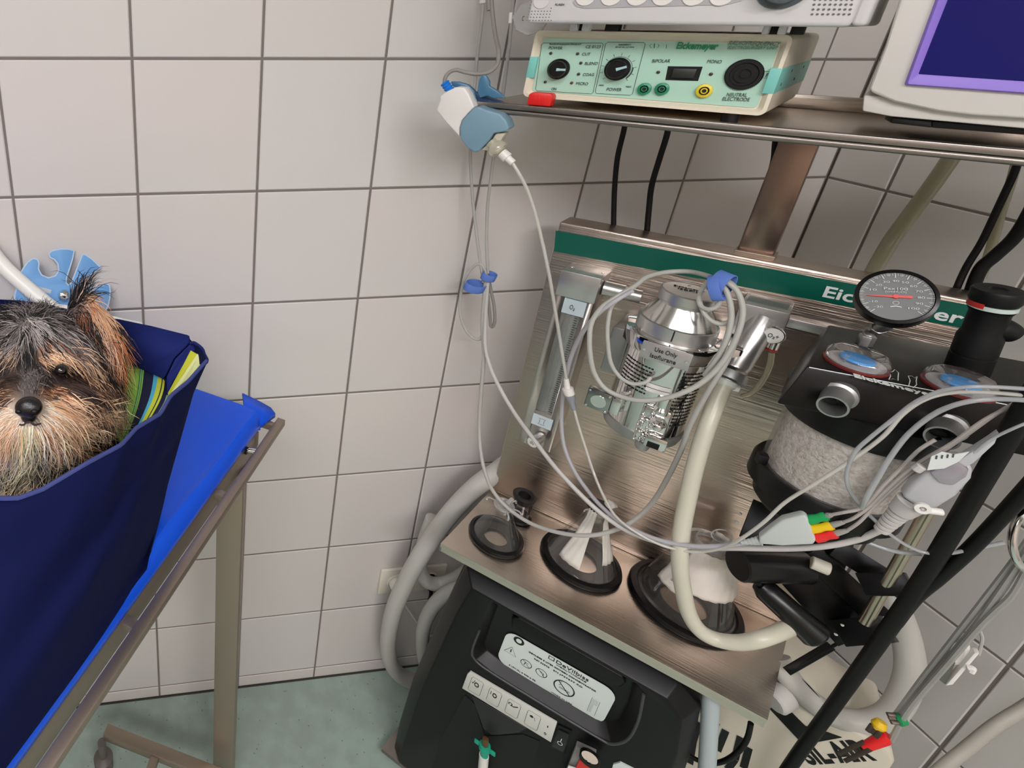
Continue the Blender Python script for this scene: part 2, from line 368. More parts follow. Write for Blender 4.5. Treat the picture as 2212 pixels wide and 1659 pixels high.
# ================================================================== flowmeter
def wpt(x, y, w, n, m_):  pass
fm = thing('flowmeter', P(1150, 965, .2), 'tall aluminium flowmeter block with graduated glass tube at left of the steel panel', 'flowmeter')
a, b = P(1215, 584, .155), P(1299, 600, .155); fu0 = (a - O).dot(U) - .18 * .155; fu1 = (b - O).dot(U) - .18 * .155; fz1 = (a.z + b.z) / 2
fz0 = P(1155, 965, .157).z; zt = P(1199, 635, .155).z
G().mbox(fu0 - .001, fu1 + .001, .153, .2, zt, fz1).build('top_block', SATIN, fm, bevel=.0012)
g = G(); c0, c1 = fu0 + .014, fu1 - .013
tz0, tz1 = P(1170, 890, .157).z, P(1230, 660, .157).z - .008
g.mbox(fu0, c0, .157, .2, fz0, zt); g.mbox(c1, fu1 - .001, .157, .2, fz0, zt); g.mbox(c0, c1, .157, .2, fz0, tz0); g.mbox(c0, c1, .157, .2, tz1, zt); g.mbox(c0, c1, .18, .2, tz0, tz1)
g.build('body', brushed('flow_body', (196, 190, 185), .38, (8, 8, 300)), fm, bevel=.0008)
G().cyl(M((c0 + c1) / 2 + .001, .17, tz0), M((c0 + c1) / 2 + .001, .17, tz1), .0045, seg=20).build('glass_tube', clear('glass_tube', milk=.25, gloss=.6), fm)
G().mbox(c0, c1, .1595, .1602, tz0, tz1).build('cover', clear('cover_clear', milk=.12, gloss=.3), fm, smooth=0)
g = G(); n_ = 46
for k in range(n_):
    z = tz0 + (tz1 - tz0) * (k + 1) / (n_ + 2); L = .0075 if k % 5 == 0 else .0045
    g.mbox((c0 + c1) / 2 + .0055, (c0 + c1) / 2 + .0055 + L, .1588, .1592, z, z + .0008)
o = g.build('scale_marks', INK, fm, smooth=0); o['kind'] = 'stuff'
for k in range(7):
    z = tz0 + (tz1 - tz0) * (k + .6) / 7.3
    text(str(k + 1), M((c0 + c1) / 2 + .012, .1586, z), M((c0 + c1) / 2 + .0155, .1586, z), .006, NF, INK, fm)
def label_plate(zc, h, parent, dw=.0015):
    return G().mbox(c0 - .001, c1 + .004, .1555, .157, zc - h / 2, zc + h / 2).build('label_plate', mat('label_blue_white', (205, 218, 224), .4), parent, smooth=0)
zA = P(1235, 663, .156).z; zB = P(1168, 910, .156).z
label_plate(zA, .027, fm); label_plate(zB, .022, fm)
G().mbox(c0 + .001, c1 + .004, .1552, .1556, zA + .0135, zA + .016).build('label_band', mat('teal_print', (60, 130, 135), .5), fm, smooth=0)
text('O₂', M(c0 + .009, .1553, zA - .004), M(c0 + .0165, .1553, zA - .004), .008, NF, DARK, fm)
G().strip([M(c0 + .009, .1552, zB + .006), M(c0 + .02, .1552, zB + .006), M(c0 + .018, .1552, zB + .003), M(c0 + .018, .1552, zB - .003), M(c0 + .02, .1552, zB - .006), M(c0 + .009, .1552, zB - .006), M(c0 + .011, .1552, zB - .003), M(c0 + .011, .1552, zB + .003)], .0007, NF, closed=True).build('flow_symbol', DARK, fm, smooth=0)
ka, kb = P(1166, 945, .15), P(1141, 962, .115)
kd = (kb - ka).normalized()
kn = G().lathe(ka - kd * .004, kd, [(.0, 0), (.0085, 0), (.009, .002), (.009, .012), (.0105, .014), (.0105, .026), (.0098, .0275), (0, .0275)], 28).build('knob', SATIN, fm)
G().lathe(ka - kd * .004 + kd * .0276, kd, [(0, 0), (.0088, 0), (.0088, .0004), (0, .0004)], 28).build('knob_label', WHITEP, fm)
kc = ka - kd * .004 + kd * .0285
text('O₂', kc - U * .003 - UP * .0025, kc + U * .003 - UP * .0025, .005, kd, DARK, fm)
for (x, y) in ((1236, 577), (1303, 590)):
    q = ZP(x, y, fz1); G().lathe(q, UP, [(0, 0), (.0025, 0), (.0022, .0008), (0, .0008)], 12).build('screw', CHROME, fm)
# coupling pipe from flowmeter to vaporizer
G().lathe(P(1303, 622, .175), U, [(.0, 0), (.0125, 0), (.0125, .028), (.0105, .029), (.0105, .05), (.0, .05)], 28).build('coupling_pipe', SATIN, fm)

# ================================================================== vaporizer
VU, VW = .2, .1
vz = 1.247
def VPt(r, deg, z): return M(VU, VW, z) + (-W * math.cos(math.radians(deg)) + U * math.sin(math.radians(deg))) * r
vp = thing('vaporizer', M(VU, VW, 1.03), 'chrome vaporizer with conical dial and engraved plate, in the centre of the steel panel', 'vaporizer')
c = M(VU, VW, 0)
dl = G().lathe(c, UP, [(0, vz + .0002), (.029, vz + .0002), (.031, vz - .001), (.031, vz - .0135), (.0295, vz - .015), (.0295, vz - .018)], 64).build('lid', SATIN, vp)
G().lathe(c, UP, [(.0295, vz - .018), (.043, vz - .042), (.0435, vz - .043)], 64, caps=False).build('dial_cone', brushed('spun_metal', (214, 212, 208), .2, (4, 4, 900)), vp)
G().lathe(c, UP, [(.0435, vz - .0435), (.0455, vz - .0445), (.0455, vz - .063), (.044, vz - .064)], 64, caps=False).build('dial_ring', SATIN, vp)
zf = vz - .064
pts = []
R1 = .058
for dg_ in range(0, 360, 30):
    pts.append(VPt(R1 if (dg_ // 30) % 2 == 0 else R1 * .97, dg_ + 15, zf - .024))
G().prism(pts, UP * .024).build('flange', CHROME, vp, bevel=.002)
# instruction plate on the front of the flange
pl0, pl1 = P(1333, 720, .048), P(1458, 756, .048)
e1 = VPt(.0605, -27, 0), VPt(.0605, 27, 0)
G().hexa([VPt(.0625, -30, zf - .027), VPt(.0625, 22, zf - .027), VPt(.0605, 22, zf - .027), VPt(.0605, -30, zf - .027), VPt(.0625, -30, zf - .001), VPt(.0625, 22, zf - .001), VPt(.0605, 22, zf - .001), VPt(.0605, -30, zf - .001)]).build('name_plate', mat('plate_grey', (188, 184, 182), .35, .6), vp, bevel=.0004)
pn = (VPt(1, -4, 0) - VPt(0, 0, 0)).normalized()
def NP(a, b, o=.0004):   # a 0..1 along the plate, b height below the top
    p0, p1 = VPt(.0625, -30, 0), VPt(.0625, 22, 0); return p0.lerp(p1, a) + UP * (zf - .001 - b) + pn * o
text('Use Only', NP(.27, .011), NP(.72, .011), .0065, pn, INK, vp)
text('Isoflurane', NP(.22, .0215), NP(.74, .0215), .0065, pn, INK, vp)
for a_ in (.07, .93):
    G().lathe(NP(a_, .013), pn, [(0, 0), (.0022, 0), (.0018, .001), (0, .001)], 14).build('screw', CHROME, vp)
G().lathe(c, UP, [(0, zf - .165), (.046, zf - .165), (.048, zf - .16), (.048, zf - .024), (0, zf - .024)], 72).build('body', CHROME, vp)
G().lathe(c, UP, [(.0485, zf - .150), (.0495, zf - .150), (.0495, zf - .158), (.047, zf - .166), (0, zf - .166)], 72).build('bottom_ring', ALU, vp)
G().lathe(VPt(.046, -3, vz - .06) , UP, [(0, 0), (.0008, 0), (.0008, .016), (0, .016)], 8).build('index_mark', INK, vp)
# printed warnings on the chrome body
def curved_lines(d0, d1, z0, n, name):
    g = G()
    for k in range(n):
        z = z0 - k * .0058; dd = d0
        while dd < d1 - (3 if k % 3 == 2 else 0):
            wd = random.uniform(2.5, 7); e = min(dd + wd, d1); q = [VPt(.0484, dd + (e - dd) * t / 3, z) for t in range(4)]
            vs = [p for p in q] + [p + UP * .0021 for p in q]; g.add(vs, [(i, i + 1, i + 5, i + 4) for i in range(3)]); dd = e + 1.2
    o = g.build(name, INK, vp, smooth=0); return o
o = curved_lines(-62, -12, zf - .045, 8, 'warning_print'); o['kind'] = 'stuff'
o = curved_lines(27, 72, zf - .04, 16, 'warning_print'); o['kind'] = 'stuff'
q = [VPt(.049, -14 + 4 * t, zf - .078) for t in range(9)]
G().add(q + [p + UP * .013 for p in q], [(i, i + 1, i + 10, i + 9) for i in range(8)]).build('serial_label', WHITEP, vp, smooth=0)
G().add([VPt(.0493, -14 + 4 * t, zf - .072) for t in range(9)] + [VPt(.0493, -14 + 4 * t, zf - .0712) for t in range(9)], [(i, i + 1, i + 10, i + 9) for i in range(8)]).build('print_line', INK, vp, smooth=0)
# lid print
lc = M(VU, VW, vz + .0005)
def LD(a, b): return lc + U * a - W * b * -1
text('Eickemeyer', lc - U * .017 + W * .006, lc + U * .017 + W * .006, .004, UP, INK, vp)
text('IsoFlo', lc - U * .012 - W * .002, lc + U * .012 - W * .002, .0045, UP, INK, vp)
G().ell(lc + W * .02, U * .002, W * .002, UP * .001, 10, 6).build('screw', CHROME, vp)
# flange bolts and clamp at right
for dg_ in (-62, 40, 75, 110):
    G().lathe(VPt(.051, dg_, zf), UP, [(0, 0), (.005, 0), (.0045, .0015), (0, .0015)], 6).build('bolt', CHROME, vp)
G().mbox(VU + .035, VU + .075, .11, .2, zf - .05, zf - .005).build('mount_arm', CHROME, vp, bevel=.003)
G().mbox(VU - .075, VU - .045, .13, .2, zf - .11, zf - .03).build('side_bracket', ALU, vp, bevel=.003)
# sight glass block at lower left
sc_ = P(1291, 866, .05); sn = (-W + -U * .12).normalized(); su = UP.cross(sn); su = -su if su.dot(U) < 0 else su
def SG(a, b, o=0): return sc_ + su * a + UP * b + sn * o
G().fbox(SG(-.0155, -.0165, -.012), su * .031, UP * .033, sn * .012).build('sight_block', mat('dull_chrome', (165, 168, 166), .2, 1.0), vp, bevel=.002)
G().lathe(SG(.001, 0, .0003), sn, [(.0085, 0), (.010, 0), (.010, .0012), (.0085, .0012)], 28).build('sight_rim', CHROME, vp)
G().lathe(SG(.001, 0, .0004), sn, [(0, 0), (.0085, 0), (.0085, .0005), (0, .0005)], 28).build('sight_window', mat('dark_glass', (40, 46, 44), .05, spec=.8), vp)
for (a_, b_) in ((-.0125, .0135), (.0125, .0135), (-.0125, -.0135), (.0125, -.0135)):
    G().lathe(SG(a_, b_), sn, [(0, 0), (.0017, 0), (.0014, .0009), (0, .0009)], 10).build('screw', CHROME, vp)
G().fbox(SG(.0155, -.0145, -.022), su * .012, UP * .029, sn * .018).build('sight_shoulder', CHROME, vp, bevel=.002)
# filler block lower right
fb = P(1408, 925, .045); fn = -W
def FBp(a, b, o=0): return fb + U * a + UP * b + fn * o
G().fbox(FBp(-.017, -.03, -.02), U * .034, UP * .062, fn * .018).build('filler_block', CHROME, vp, bevel=.004, bseg=3)
G().fbox(FBp(-.004, -.028, -.002), U * .026, UP * .02, fn * .01).build('filler_port', CHROME, vp, bevel=.003)
G().fbox(FBp(.0, -.026, .0081), U * .014, UP * .009, fn * .0006).build('filler_slot', BLACK, vp, smooth=0)
G().lathe(FBp(.004, .012, -.002), fn, [(0, 0), (.011, 0), (.011, .005), (.007, .008), (.004, .016), (.006, .019), (0, .02)], 6).build('filler_clamp', CHROME, vp, bevel=.001)
G().lathe(FBp(.003, .034, -.01), UP, [(0, -.01), (.011, -.01), (.0115, -.004), (.009, .0), (.009, .014), (0, .014)], 24).build('filler_cap', CHROME, vp)
G().lathe(FBp(-.003, -.042, -.008), UP, [(0, 0), (.0075, 0), (.009, .004), (.009, .013), (0, .013)], 20).build('drain_plug', ALU, vp)
g = G(); r3 = random.Random(5)
for k in range(26):
    q = FBp(r3.uniform(-.017, -.003), r3.uniform(-.026, .022), r3.uniform(-.002, .002)); g.ell(q, U * r3.uniform(.0015, .0035), fn * .002, UP * r3.uniform(.0015, .0045), 8, 6)
o = g.build('crumpled_foil', CHROME, vp, smooth=60)

# ================================================================== oxygen flush valve block and outlet pipe
fv = thing('oxygen_flush_valve', P(1660, 700, .2), 'grey metal flush valve block with round white push button, right of the vaporizer', 'valve')
a, b = P(1600, 655, .15), P(1708, 676, .15); z0_ = P(1650, 741, .15).z
u0 = (a - O).dot(U) - .027; u1 = (b - O).dot(U) - .027
zt_ = (a.z + b.z) / 2
g = G().prism([M(u0, .15, z0_ + .001), M(u1 - .008, .15, z0_ + .001), M(u1, .15, z0_ + .012), M(u1, .15, zt_), M(u0, .15, zt_)], M(0, .2, 0) - M(0, .15, 0))
g.build('body', mat('valve_grey', (182, 178, 175), .4, .6), fv, bevel=.0022)
q = P(1669, 718, .148)
G().lathe(q, -W, [(0, 0), (.0115, 0), (.0125, .002), (.0125, .010), (.0115, .0115), (0, .0115)], 36).build('button_ring', CHROME, fv)
bt = G().lathe(q - W * .0116, -W, [(0, 0), (.0105, 0), (.0102, .0012), (0, .0015)], 36).build('push_button', WHITEP, fv)
qq = q - W * .0135
text('O₂+', qq - U * .0055 - UP * .0025, qq + U * .0055 - UP * .0025, .006, -W, DARK, fv)
G().mbox(u0 + .004, u1 - .004, .16, .195, zt_, zt_ + .0012).build('clear_cover', clear('cover_clear'), fv, smooth=0)
op = [P(1650, 690, .16), P(1600, 775, .12), P(1573, 818, .105)]
r_ = pxr(op[1], 50)
d_ = (op[2] - op[0]).normalized()
G().lathe(op[0], d_, [(r_, 0), (r_, .075), (r_ * .93, .077), (r_ * .93, .08)], 32).build('outlet_pipe', SATIN, fv)
e_ = op[0] + d_ * .08
ps = P(1578, 812, .105); 
G().lathe(op[0] + d_ * ((ps - op[0]).dot(d_)), d_, [(0, -.006), (r_ * 1.15, -.006), (r_ * 1.2, 0), (r_ * 1.2, .006), (r_ * .95, .008), (r_ * .9, .014), (0, .014)], 32).build('outlet_collar', ALU, fv)
r2_ = P(1668, 752, .16)
G().lathe(r2_, -UP, [(0, -.012), (.006, -.012), (.006, 0), (.0045, 0), (.0045, .004), (0, .004)], 20).build('nipple', CHROME, fv)
G().lathe(r2_, -UP, [(.0046, .0005), (.0062, .0005), (.0062, .003), (.0046, .003)], 20).build('red_ring', mat('red_ring', (200, 50, 40), .4), fv)
G().mbox(u1, .47, .192, .2, P(1750, 708, .195).z - .006, P(1750, 708, .195).z + .008).build('mounting_bar', SATIN, fv, bevel=.0015)

# ================================================================== electrosurgery unit on the top shelf
UW = .02; uu0, uu1, uz0, uz1 = -.0262, .2195, 1.4935, 1.5775
def Q(x, y, off=0.): return P(x, y, UW - off)
MINT = mat('mint_faceplate', (178, 216, 196), .4, spec=.4)
TEALB = mat('teal_band', (126, 200, 190), .45)
eu = thing('electrosurgery_unit', M(.1, .12, uz0), 'cream electrosurgery unit with mint front, two black knobs and coloured sockets, on the top shelf', 'medical device')
def rrect(u0, u1, z0, z1, w, r=.007, n=5):
    pts = []
    for (cu, cz, a0) in ((u1 - r, z1 - r, 0), (u0 + r, z1 - r, 90), (u0 + r, z0 + r, 180), (u1 - r, z0 + r, 270)):
        for k in range(n): a = math.radians(a0 + 90 * k / (n - 1)); pts.append(M(cu + r * math.cos(a), w, cz + r * math.sin(a)))
    return pts
g = G()
o_ = rrect(uu0, uu1, uz0, uz1, UW); i_ = rrect(uu0 + .0035, uu1 - .0035, uz0 + .0035, uz1 - .0035, UW, .005); f_ = rrect(uu0 + .007, uu1 - .0085, uz0 + .006, uz1 - .0085, UW + .006, .004); bk = rrect(uu0, uu1, uz0, uz1, UW + .235)
n_ = len(o_)
g.add(o_ + i_ + f_ + bk, [(i, (i + 1) % n_, n_ + (i + 1) % n_, n_ + i) for i in range(n_)] + [(n_ + i, n_ + (i + 1) % n_, 2 * n_ + (i + 1) % n_, 2 * n_ + i) for i in range(n_)]
      + [(i, (i + 1) % n_, 3 * n_ + (i + 1) % n_, 3 * n_ + i) for i in range(n_)] + [tuple(2 * n_ + i for i in range(n_)), tuple(3 * n_ + i for i in range(n_))])
g.build('housing', CREAM, eu, smooth=25)
FW = UW + .0055
g = G().prism(rrect(uu0 + .0085, uu1 - .0095, uz0 + .0075, uz1 - .0095, FW, .004), M(0, 0, 0) - M(0, .0006, 0)); g.build('faceplate', MINT, eu, smooth=0)
def FQ(x, y, off=.0009): return P(x, y, FW - off)
# teal side bands
def zt2(y, x): return P(x, y, UW).z
za, zb = P(1142, 122, UW).z, P(1133, 167, UW).z
G().mbox(uu0 - .0005, uu0 + .0085, UW - .0004, UW + .235, zb, za).build('side_band', TEALB, eu, bevel=.0003)
G().mbox(uu1 - .009, uu1 + .0005, UW - .0004, UW + .235, zb - .001, za - .001).build('side_band', TEALB, eu, bevel=.0003)
for k in range(4):
    G().lathe(M(uu1 + .0004, .05 + .05 * k, (za + zb) / 2 + (.006 if k % 2 else -.006)), U, [(0, 0), (.0016, 0), (.0016, .0005), (0, .0005)], 10).build('side_screw', DARK, eu)
def frame(pts, wd=.0006, name='printed_frame'):
    return G().strip([FQ(*p) for p in pts], wd, NF, closed=True).build(name, DARK, eu, smooth=0)
frame([(1174, 93), (1300, 93), (1303, 96), (1281, 200), (1277, 203), (1160, 196), (1157, 193), (1170, 96)])
frame([(1313, 91), (1391, 92), (1394, 95), (1366, 203), (1361, 206), (1288, 202), (1286, 198), (1308, 95)])
def T(s, x0, y0, x1, y1, h, m_=DARK, bold=0, shear=.1): return text(s, FQ(x0, y0), FQ(x1, y1), h, NF, m_, eu, bold=bold, shear=shear)
T('Radiofrequenz-Skalpell', 1187, 97, 1255, 97, .0018, bold=.01); T('CE 0123', 1265, 104, 1297, 104, .0035); T('POWER', 1185, 106, 1214, 107, .0035)
T('CUT', 1257, 120, 1275, 120, .0035); T('BLEND', 1263, 140, 1291, 140, .0035); T('COAG', 1259, 164, 1283, 164, .0035); T('MICRO', 1244, 183, 1270, 184, .0035); T('ON', 1191, 195, 1202, 195, .0035)
T('FREQUENCY', 1336, 98, 1363, 98, .0016); T('50 60 Hz 4.0 MHz', 1329, 103, 1370, 103, .0014); T('POWER', 1310, 196, 1342, 197, .0038); T('MIN', 1294, 186, 1304, 186, .002); T('MAX', 1352, 189, 1364, 189, .002)
T('Eickemeyer', 1460, 105, 1550, 107, .0072, mat('green_print', (20, 140, 90), .5), bold=.03)
T('RADIOFREQUENCY', 1572, 97, 1686, 99, .0042, mat('grey_green_print', (104, 140, 118), .5), bold=.01, shear=.3); T('ELECTROSURGERY UNIT', 1571, 106, 1680, 107, .0032, MATS['grey_green_print'], shear=.3)
T('BIPOLAR', 1408, 135, 1447, 135, .0037); T('MONO', 1527, 136, 1558, 137, .0037); T('NEUTRAL', 1569, 208, 1613, 209, .004); T('ELECTRODE', 1560, 217, 1619, 219, .004); T('F', 1653, 166, 1661, 166, .004)
frame([(1650, 154), (1669, 155), (1665, 169), (1647, 168)], .0004)
g = G(); g.strip([FQ(1407, 95), FQ(1403, 99), FQ(1407, 104)], .0004, NF); g.strip([FQ(1421, 95), FQ(1424, 99), FQ(1420, 104)], .0004, NF); g.strip([FQ(1414, 94), FQ(1413, 104)], .0008, NF)
g.strip([FQ(1440, 96), FQ(1439, 105)], .0004, NF); o = g.build('printed_symbols', DARK, eu, smooth=0); o['kind'] = 'stuff'
# tick marks round the right knob
kc2 = FQ(1335, 149, .0009); g = G()
for k in range(11):
    a = math.radians(-135 + 27 * k); d = U * math.sin(a) + UP * math.cos(a); g.strip([kc2 + d * .0155, kc2 + d * .0185], .0005, NF)
g.strip(circ(kc2 + W * 0, U * .0143, UP * .0143, 30, -40, 150), .0005, NF)
g.strip(circ(kc2 + W * 0, U * .0150, UP * .0150, 30, -45, 10), .0014, NF)
o = g.build('dial_ticks', DARK, eu, smooth=0); o['kind'] = 'stuff'
def knob(x, y, r, deg):
    c_ = FQ(x, y); g = G(); pr = []
    k_ = G().lathe(c_, -W, [(0, 0), (r, 0), (r, .003), (r * .82, .005), (r * .78, .014), (r * .7, .0155), (0, .0155)], 32).build('knob', GLBLACK, eu)
    a = math.radians(deg); d = U * math.cos(a) + UP * math.sin(a); t_ = c_ - W * .0158
    G().tube([t_ + d * 0, t_ + d * r * .4, t_ + d * r * .8], [.002, .0014, .0014], 8, smooth=1, flat=.5, flatn=-W).build('knob_pointer', mat('pale_pointer', (170, 205, 210), .4), k_)
knob(1207, 149, .0128, 2); knob(1334, 149, .0135, 22)
for (x, y) in ((1190, 115), (1248, 116), (1255, 136), (1250, 160), (1235, 179), (1178, 177), (1422, 156), (1536, 160)):
    G().lathe(FQ(x, y), -W, [(0, 0), (.0019, 0), (.0017, .0012), (0, .0018)], 14).build('indicator_light', mat('indicator_dark', (58, 50, 46), .3) if x != 1235 else mat('indicator_brown', (110, 62, 50), .3), eu)
def socket(x, y, r, m1):
    c_ = FQ(x, y); s_ = G().lathe(c_, -W, [(0, 0), (r, 0), (r * .95, .0035), (r * .62, .0045), (r * .6, .001), (r * .45, .001), (r * .4, .0045), (r * .28, .0045), (r * .25, .0005)], 28, caps=False).build('socket', m1, eu)
    G().lathe(c_ - W * .0012, -W, [(r * .42, 0), (r * .61, .0002)], 28, caps=False).build('socket_ring', INK, s_)
    G().lathe(c_ - W * .0030, -W, [(0, 0), (r * .27, 0)], 20, caps=False).build('socket_hole', INK, s_)
GRS = mat('green_socket', (38, 140, 100), .35)
socket(1392, 192, .0072, GRS); socket(1430, 192, .0072, GRS); socket(1521, 196, .0078, mat('yellow_socket', (232, 205, 50), .35))
q0 = FQ(1437, 173); 
G().hexa([FQ(1437, 173), FQ(1508, 175), FQ(1508, 175, -.001), FQ(1437, 173, -.001), FQ(1443, 143), FQ(1518, 144), FQ(1518, 144, -.001), FQ(1443, 143, -.001)]).build('rocker_frame', BLACK, eu)
G().prism([FQ(1449, 168, .001), FQ(1498, 169, .001), FQ(1506, 149, .001), FQ(1455, 148, .001)], -W * .003).build('rocker_switch', mat('dark_rocker', (34, 38, 34), .4), eu, bevel=.0006)
c_ = FQ(1607, 161); cn_ = G().lathe(c_, -W, [(0, 0), (.0165, 0), (.0165, .002), (.0155, .003), (.0125, .003), (.012, .001), (.0085, .001), (.0085, .0028), (.006, .0028), (.006, .001), (.0035, .001), (.0035, .0028), (0, .0028)], 40).build('round_connector', BLACK, eu)
for (u, w) in ((.0, .03), (.19, .03), (.0, .2), (.19, .2)):
    G().lathe(M(u, w, SZ), UP, [(0, 0), (.008, 0), (.008, uz0 - SZ), (0, uz0 - SZ)], 16).build('foot', BLACK, eu)

# red plastic cap on the rail
rc = thing('red_cap', P(1163, 218, .004), 'small red ribbed plastic cap standing on the shelf rail in front of the cream unit', 'cap')
a = P(1137, 219, .0); b = P(1189, 221, .0); hh = .0165; zb_ = SZ + .002
cu0 = (a - O).dot(U); cu1 = (b - O).dot(U)
G().prism([M(cu0, .002, zb_), M(cu1, .002, zb_), M(cu1, .002, zb_ + hh * .85), M(cu1 - .003, .002, zb_ + hh), M(cu0 + .004, .002, zb_ + hh), M(cu0, .002, zb_ + hh * .82)], M(0, .014, 0) - M(0, 0, 0)).build('body', mat('red_plastic', (222, 30, 28), .4), rc, bevel=.0022)
for k in range(3):
    G().mbox(cu0 + .007 + k * .0055, cu0 + .0082 + k * .0055, .0012, .0022, zb_ + .002, zb_ + hh * .8).build('rib', MATS['red_plastic'], rc, bevel=.0003)

# ================================================================== grey vital signs monitor on top of the unit
MG = mat('monitor_grey', (214, 211, 211), .45)
mn = thing('patient_monitor', M(.1, .1, 1.584), 'pale grey patient monitor with round buttons, standing on top of the cream unit', 'monitor')
mw_ = -.03; 
def MQ(x, y, off=0.): return P(x, y, mw_ - off - .0001)
zbot = (P(1133, 50, mw_).z + P(1870, 50, mw_).z) / 2 - .002
mu0 = (P(1136, 48, mw_) - O).dot(U) + .0054; mu1 = (P(1846, 32, mw_) - O).dot(U) + .0054
G().mbox(mu0, mu1, mw_, .2, zbot, 1.78).build('housing', MG, mn, bevel=.005, bseg=3)
G().mbox(mu1 - .0005, mu1 + .010, mw_ + .006, .19, zbot + .001, 1.78).build('side_bumper', MG, mn, bevel=.004, bseg=3)
gb = [MQ(1246, -12), MQ(1238, 6), MQ(1246, 15), MQ(1265, 18), MQ(1570, 10), MQ(1602, 2), MQ(1612, -14)]
G().prism(gb, -W * .0008).build('button_panel', mat('button_panel_grey', (176, 174, 176), .5), mn, smooth=0)
for k, x in enumerate((1266, 1321, 1378, 1434, 1500, 1560)):
    c_ = MQ(x, -8 - k * .5, .0008)
    bt = G().lathe(c_, -W, [(.0085, 0), (.0100, .0), (.0100, .0012), (.0085, .0012)], 28).build('button_ring', WHITEP, mn)
    G().lathe(c_, -W, [(0, 0), (.0083, 0), (.008, .0008), (0, .001)], 28).build('button', mat('button_grey', (190, 188, 190), .5), bt)
G().lathe(MQ(1695, -30, .0), -W, [(0, 0), (.021, 0), (.0205, .003), (.0165, .004), (.0155, .016), (.013, .017), (0, .017)], 40).build('rotary_knob', mat('knob_grey', (88, 94, 98), .4), mn)
G().lathe(MQ(1170, 2, .0), -W, [(.0065, 0), (.0085, 0), (.0085, .001), (.0065, .001)], 28).build('alarm_ring', MG, mn)
text('ALARM', MQ(1198, 12, .0), MQ(1218, 13, .0), .0026, -W, DARK, mn)
g = G()
for j in range(7):
    for i in range(9):
        x = 1138 + i * 6.6 + (j * 1.6); y = 44 - j * 6.6
        if y < 20 and 1150 < x < 1190: continue
        if x < 1192: g.lathe(MQ(x, y, .0), -W, [(0, 0), (.0007, 0), (.0007, .0002), (0, .0002)], 6)
for j in range(6):
    for i in range(8):
        x = 1754 + i * 11.5 + j * 2.2; y = 31 - j * 10.5; g.lathe(MQ(x, y, .0), -W, [(0, 0), (.0011, 0), (.0011, .0003), (0, .0003)], 6)
o = g.build('speaker_holes', mat('hole_grey', (108, 106, 106), .8), mn, smooth=0); o['kind'] = 'stuff'
for (x0_, x1_) in ((1230, 1244), (1256, 1272), (1648, 1662), (1682, 1700)):
    a, b = P(x0_, 60, .0), P(x1_, 60, .0); a_ = (a - O).dot(U); b_ = (b - O).dot(U)
    G().mbox(a_, b_, 0, .012, uz1 + .0002, zbot + .001).build('foot', MG, mn, bevel=.0015)
for (x0_, x1_) in ((1238, 1257), (1300, 1330), (1655, 1682), (1700, 1730)):
    a, b = P(x0_, 60, .02), P(x1_, 60, .02); a_ = (a - O).dot(U) ; b_ = (b - O).dot(U)
    G().mbox(a_, b_, .018, .03, uz1 + .0002, zbot + .001).build('rubber_foot', BLACK, mn, bevel=.001)
# clear water trap disc at the left end of the monitor
wt = thing('water_trap', MQ(1145, 40), 'translucent octagonal water trap plugged in at the left end of the grey monitor', 'water trap')
c_ = P(1150, 38, .035)
G().lathe(c_, -W, [(0, 0), (.021, 0), (.0225, .002), (.0225, .008), (.021, .010), (0, .010)], 8).build('trap_body', clear('trap_clear', milk=.35, gloss=.4), wt, bevel=.001)
G().cyl(P(1104, 27, .03), P(1102, 50, .03), .0022, seg=12).build('tube_plug', WHITEP, wt)
G().tube([P(1106, 38, .03), P(1122, 38, .033)], .0035, 10, smooth=1).build('trap_neck', clear('trap_clear'), wt)
text('C', P(1127, 45, .0245), P(1131, 45, .0245), .006, -W, INK, wt)

# ================================================================== screen monitor at the right on the top shelf
cw_ = -.005
def CQ(x, y, off=0.): return P(x, y, cw_ - off)
CASE = mat('beige_grey_case', (212, 207, 200), .5, bump=((700, 700, 700), .15, .0005))
cm = thing('display_monitor', M(.42, .1, SZ), 'beige monitor with violet frame and blue screen, at right on the top shelf', 'monitor')
g = G().prism([CQ(1965, -60), CQ(1943, 0), CQ(1912, 100), CQ(1878, 190), CQ(1880, 199), CQ(1932, 220), CQ(2024, 240), CQ(2100, 250), CQ(2212, 257), CQ(2400, 262), CQ(2420, -60)], M(0, .2, 0) - M(0, 0, 0))
g.build('housing', CASE, cm, bevel=.003, bseg=3)
g = G().prism([P(1866, 205, .003), P(1862, 240, .003), P(1925, 252, .003), P(2212, 278, .003), P(2420, 292, .003), P(2420, 240, .003)], M(0, .18, 0) - M(0, 0, 0)); g.build('base', CASE, cm, bevel=.002)
g = G().prism([P(1928, 254, .01), P(1924, 266, .01), P(2013, 276, .01), P(2013, 262, .01)], W * .03); g.build('foot', BLACK, cm, bevel=.001)
g = G().prism([P(2013, 262, .012), P(2013, 276, .012), P(2400, 306, .012), P(2400, 290, .012)], W * .1); g.build('foot', BLACK, cm, bevel=.001)
VIO = mat('violet_frame', (140, 112, 208), .45)
oo = [CQ(2037, -45), CQ(1953, 184), CQ(2420, 218), CQ(2520, -45)]; ii = [CQ(2062, -38, .0008), CQ(1984, 160, .0008), CQ(2420, 190, .0008), CQ(2505, -38, .0008)]
o1 = [p - W * .005 + (ii[k] - oo[k]) * .12 for k, p in enumerate(oo)]; 
g = G().add(oo + o1 + ii, [(0, 1, 5, 4), (1, 2, 6, 5), (2, 3, 7, 6), (3, 0, 4, 7), (4, 5, 9, 8), (5, 6, 10, 9), (6, 7, 11, 10), (7, 4, 8, 11)]); g.build('bezel', VIO, cm, bevel=.0012)
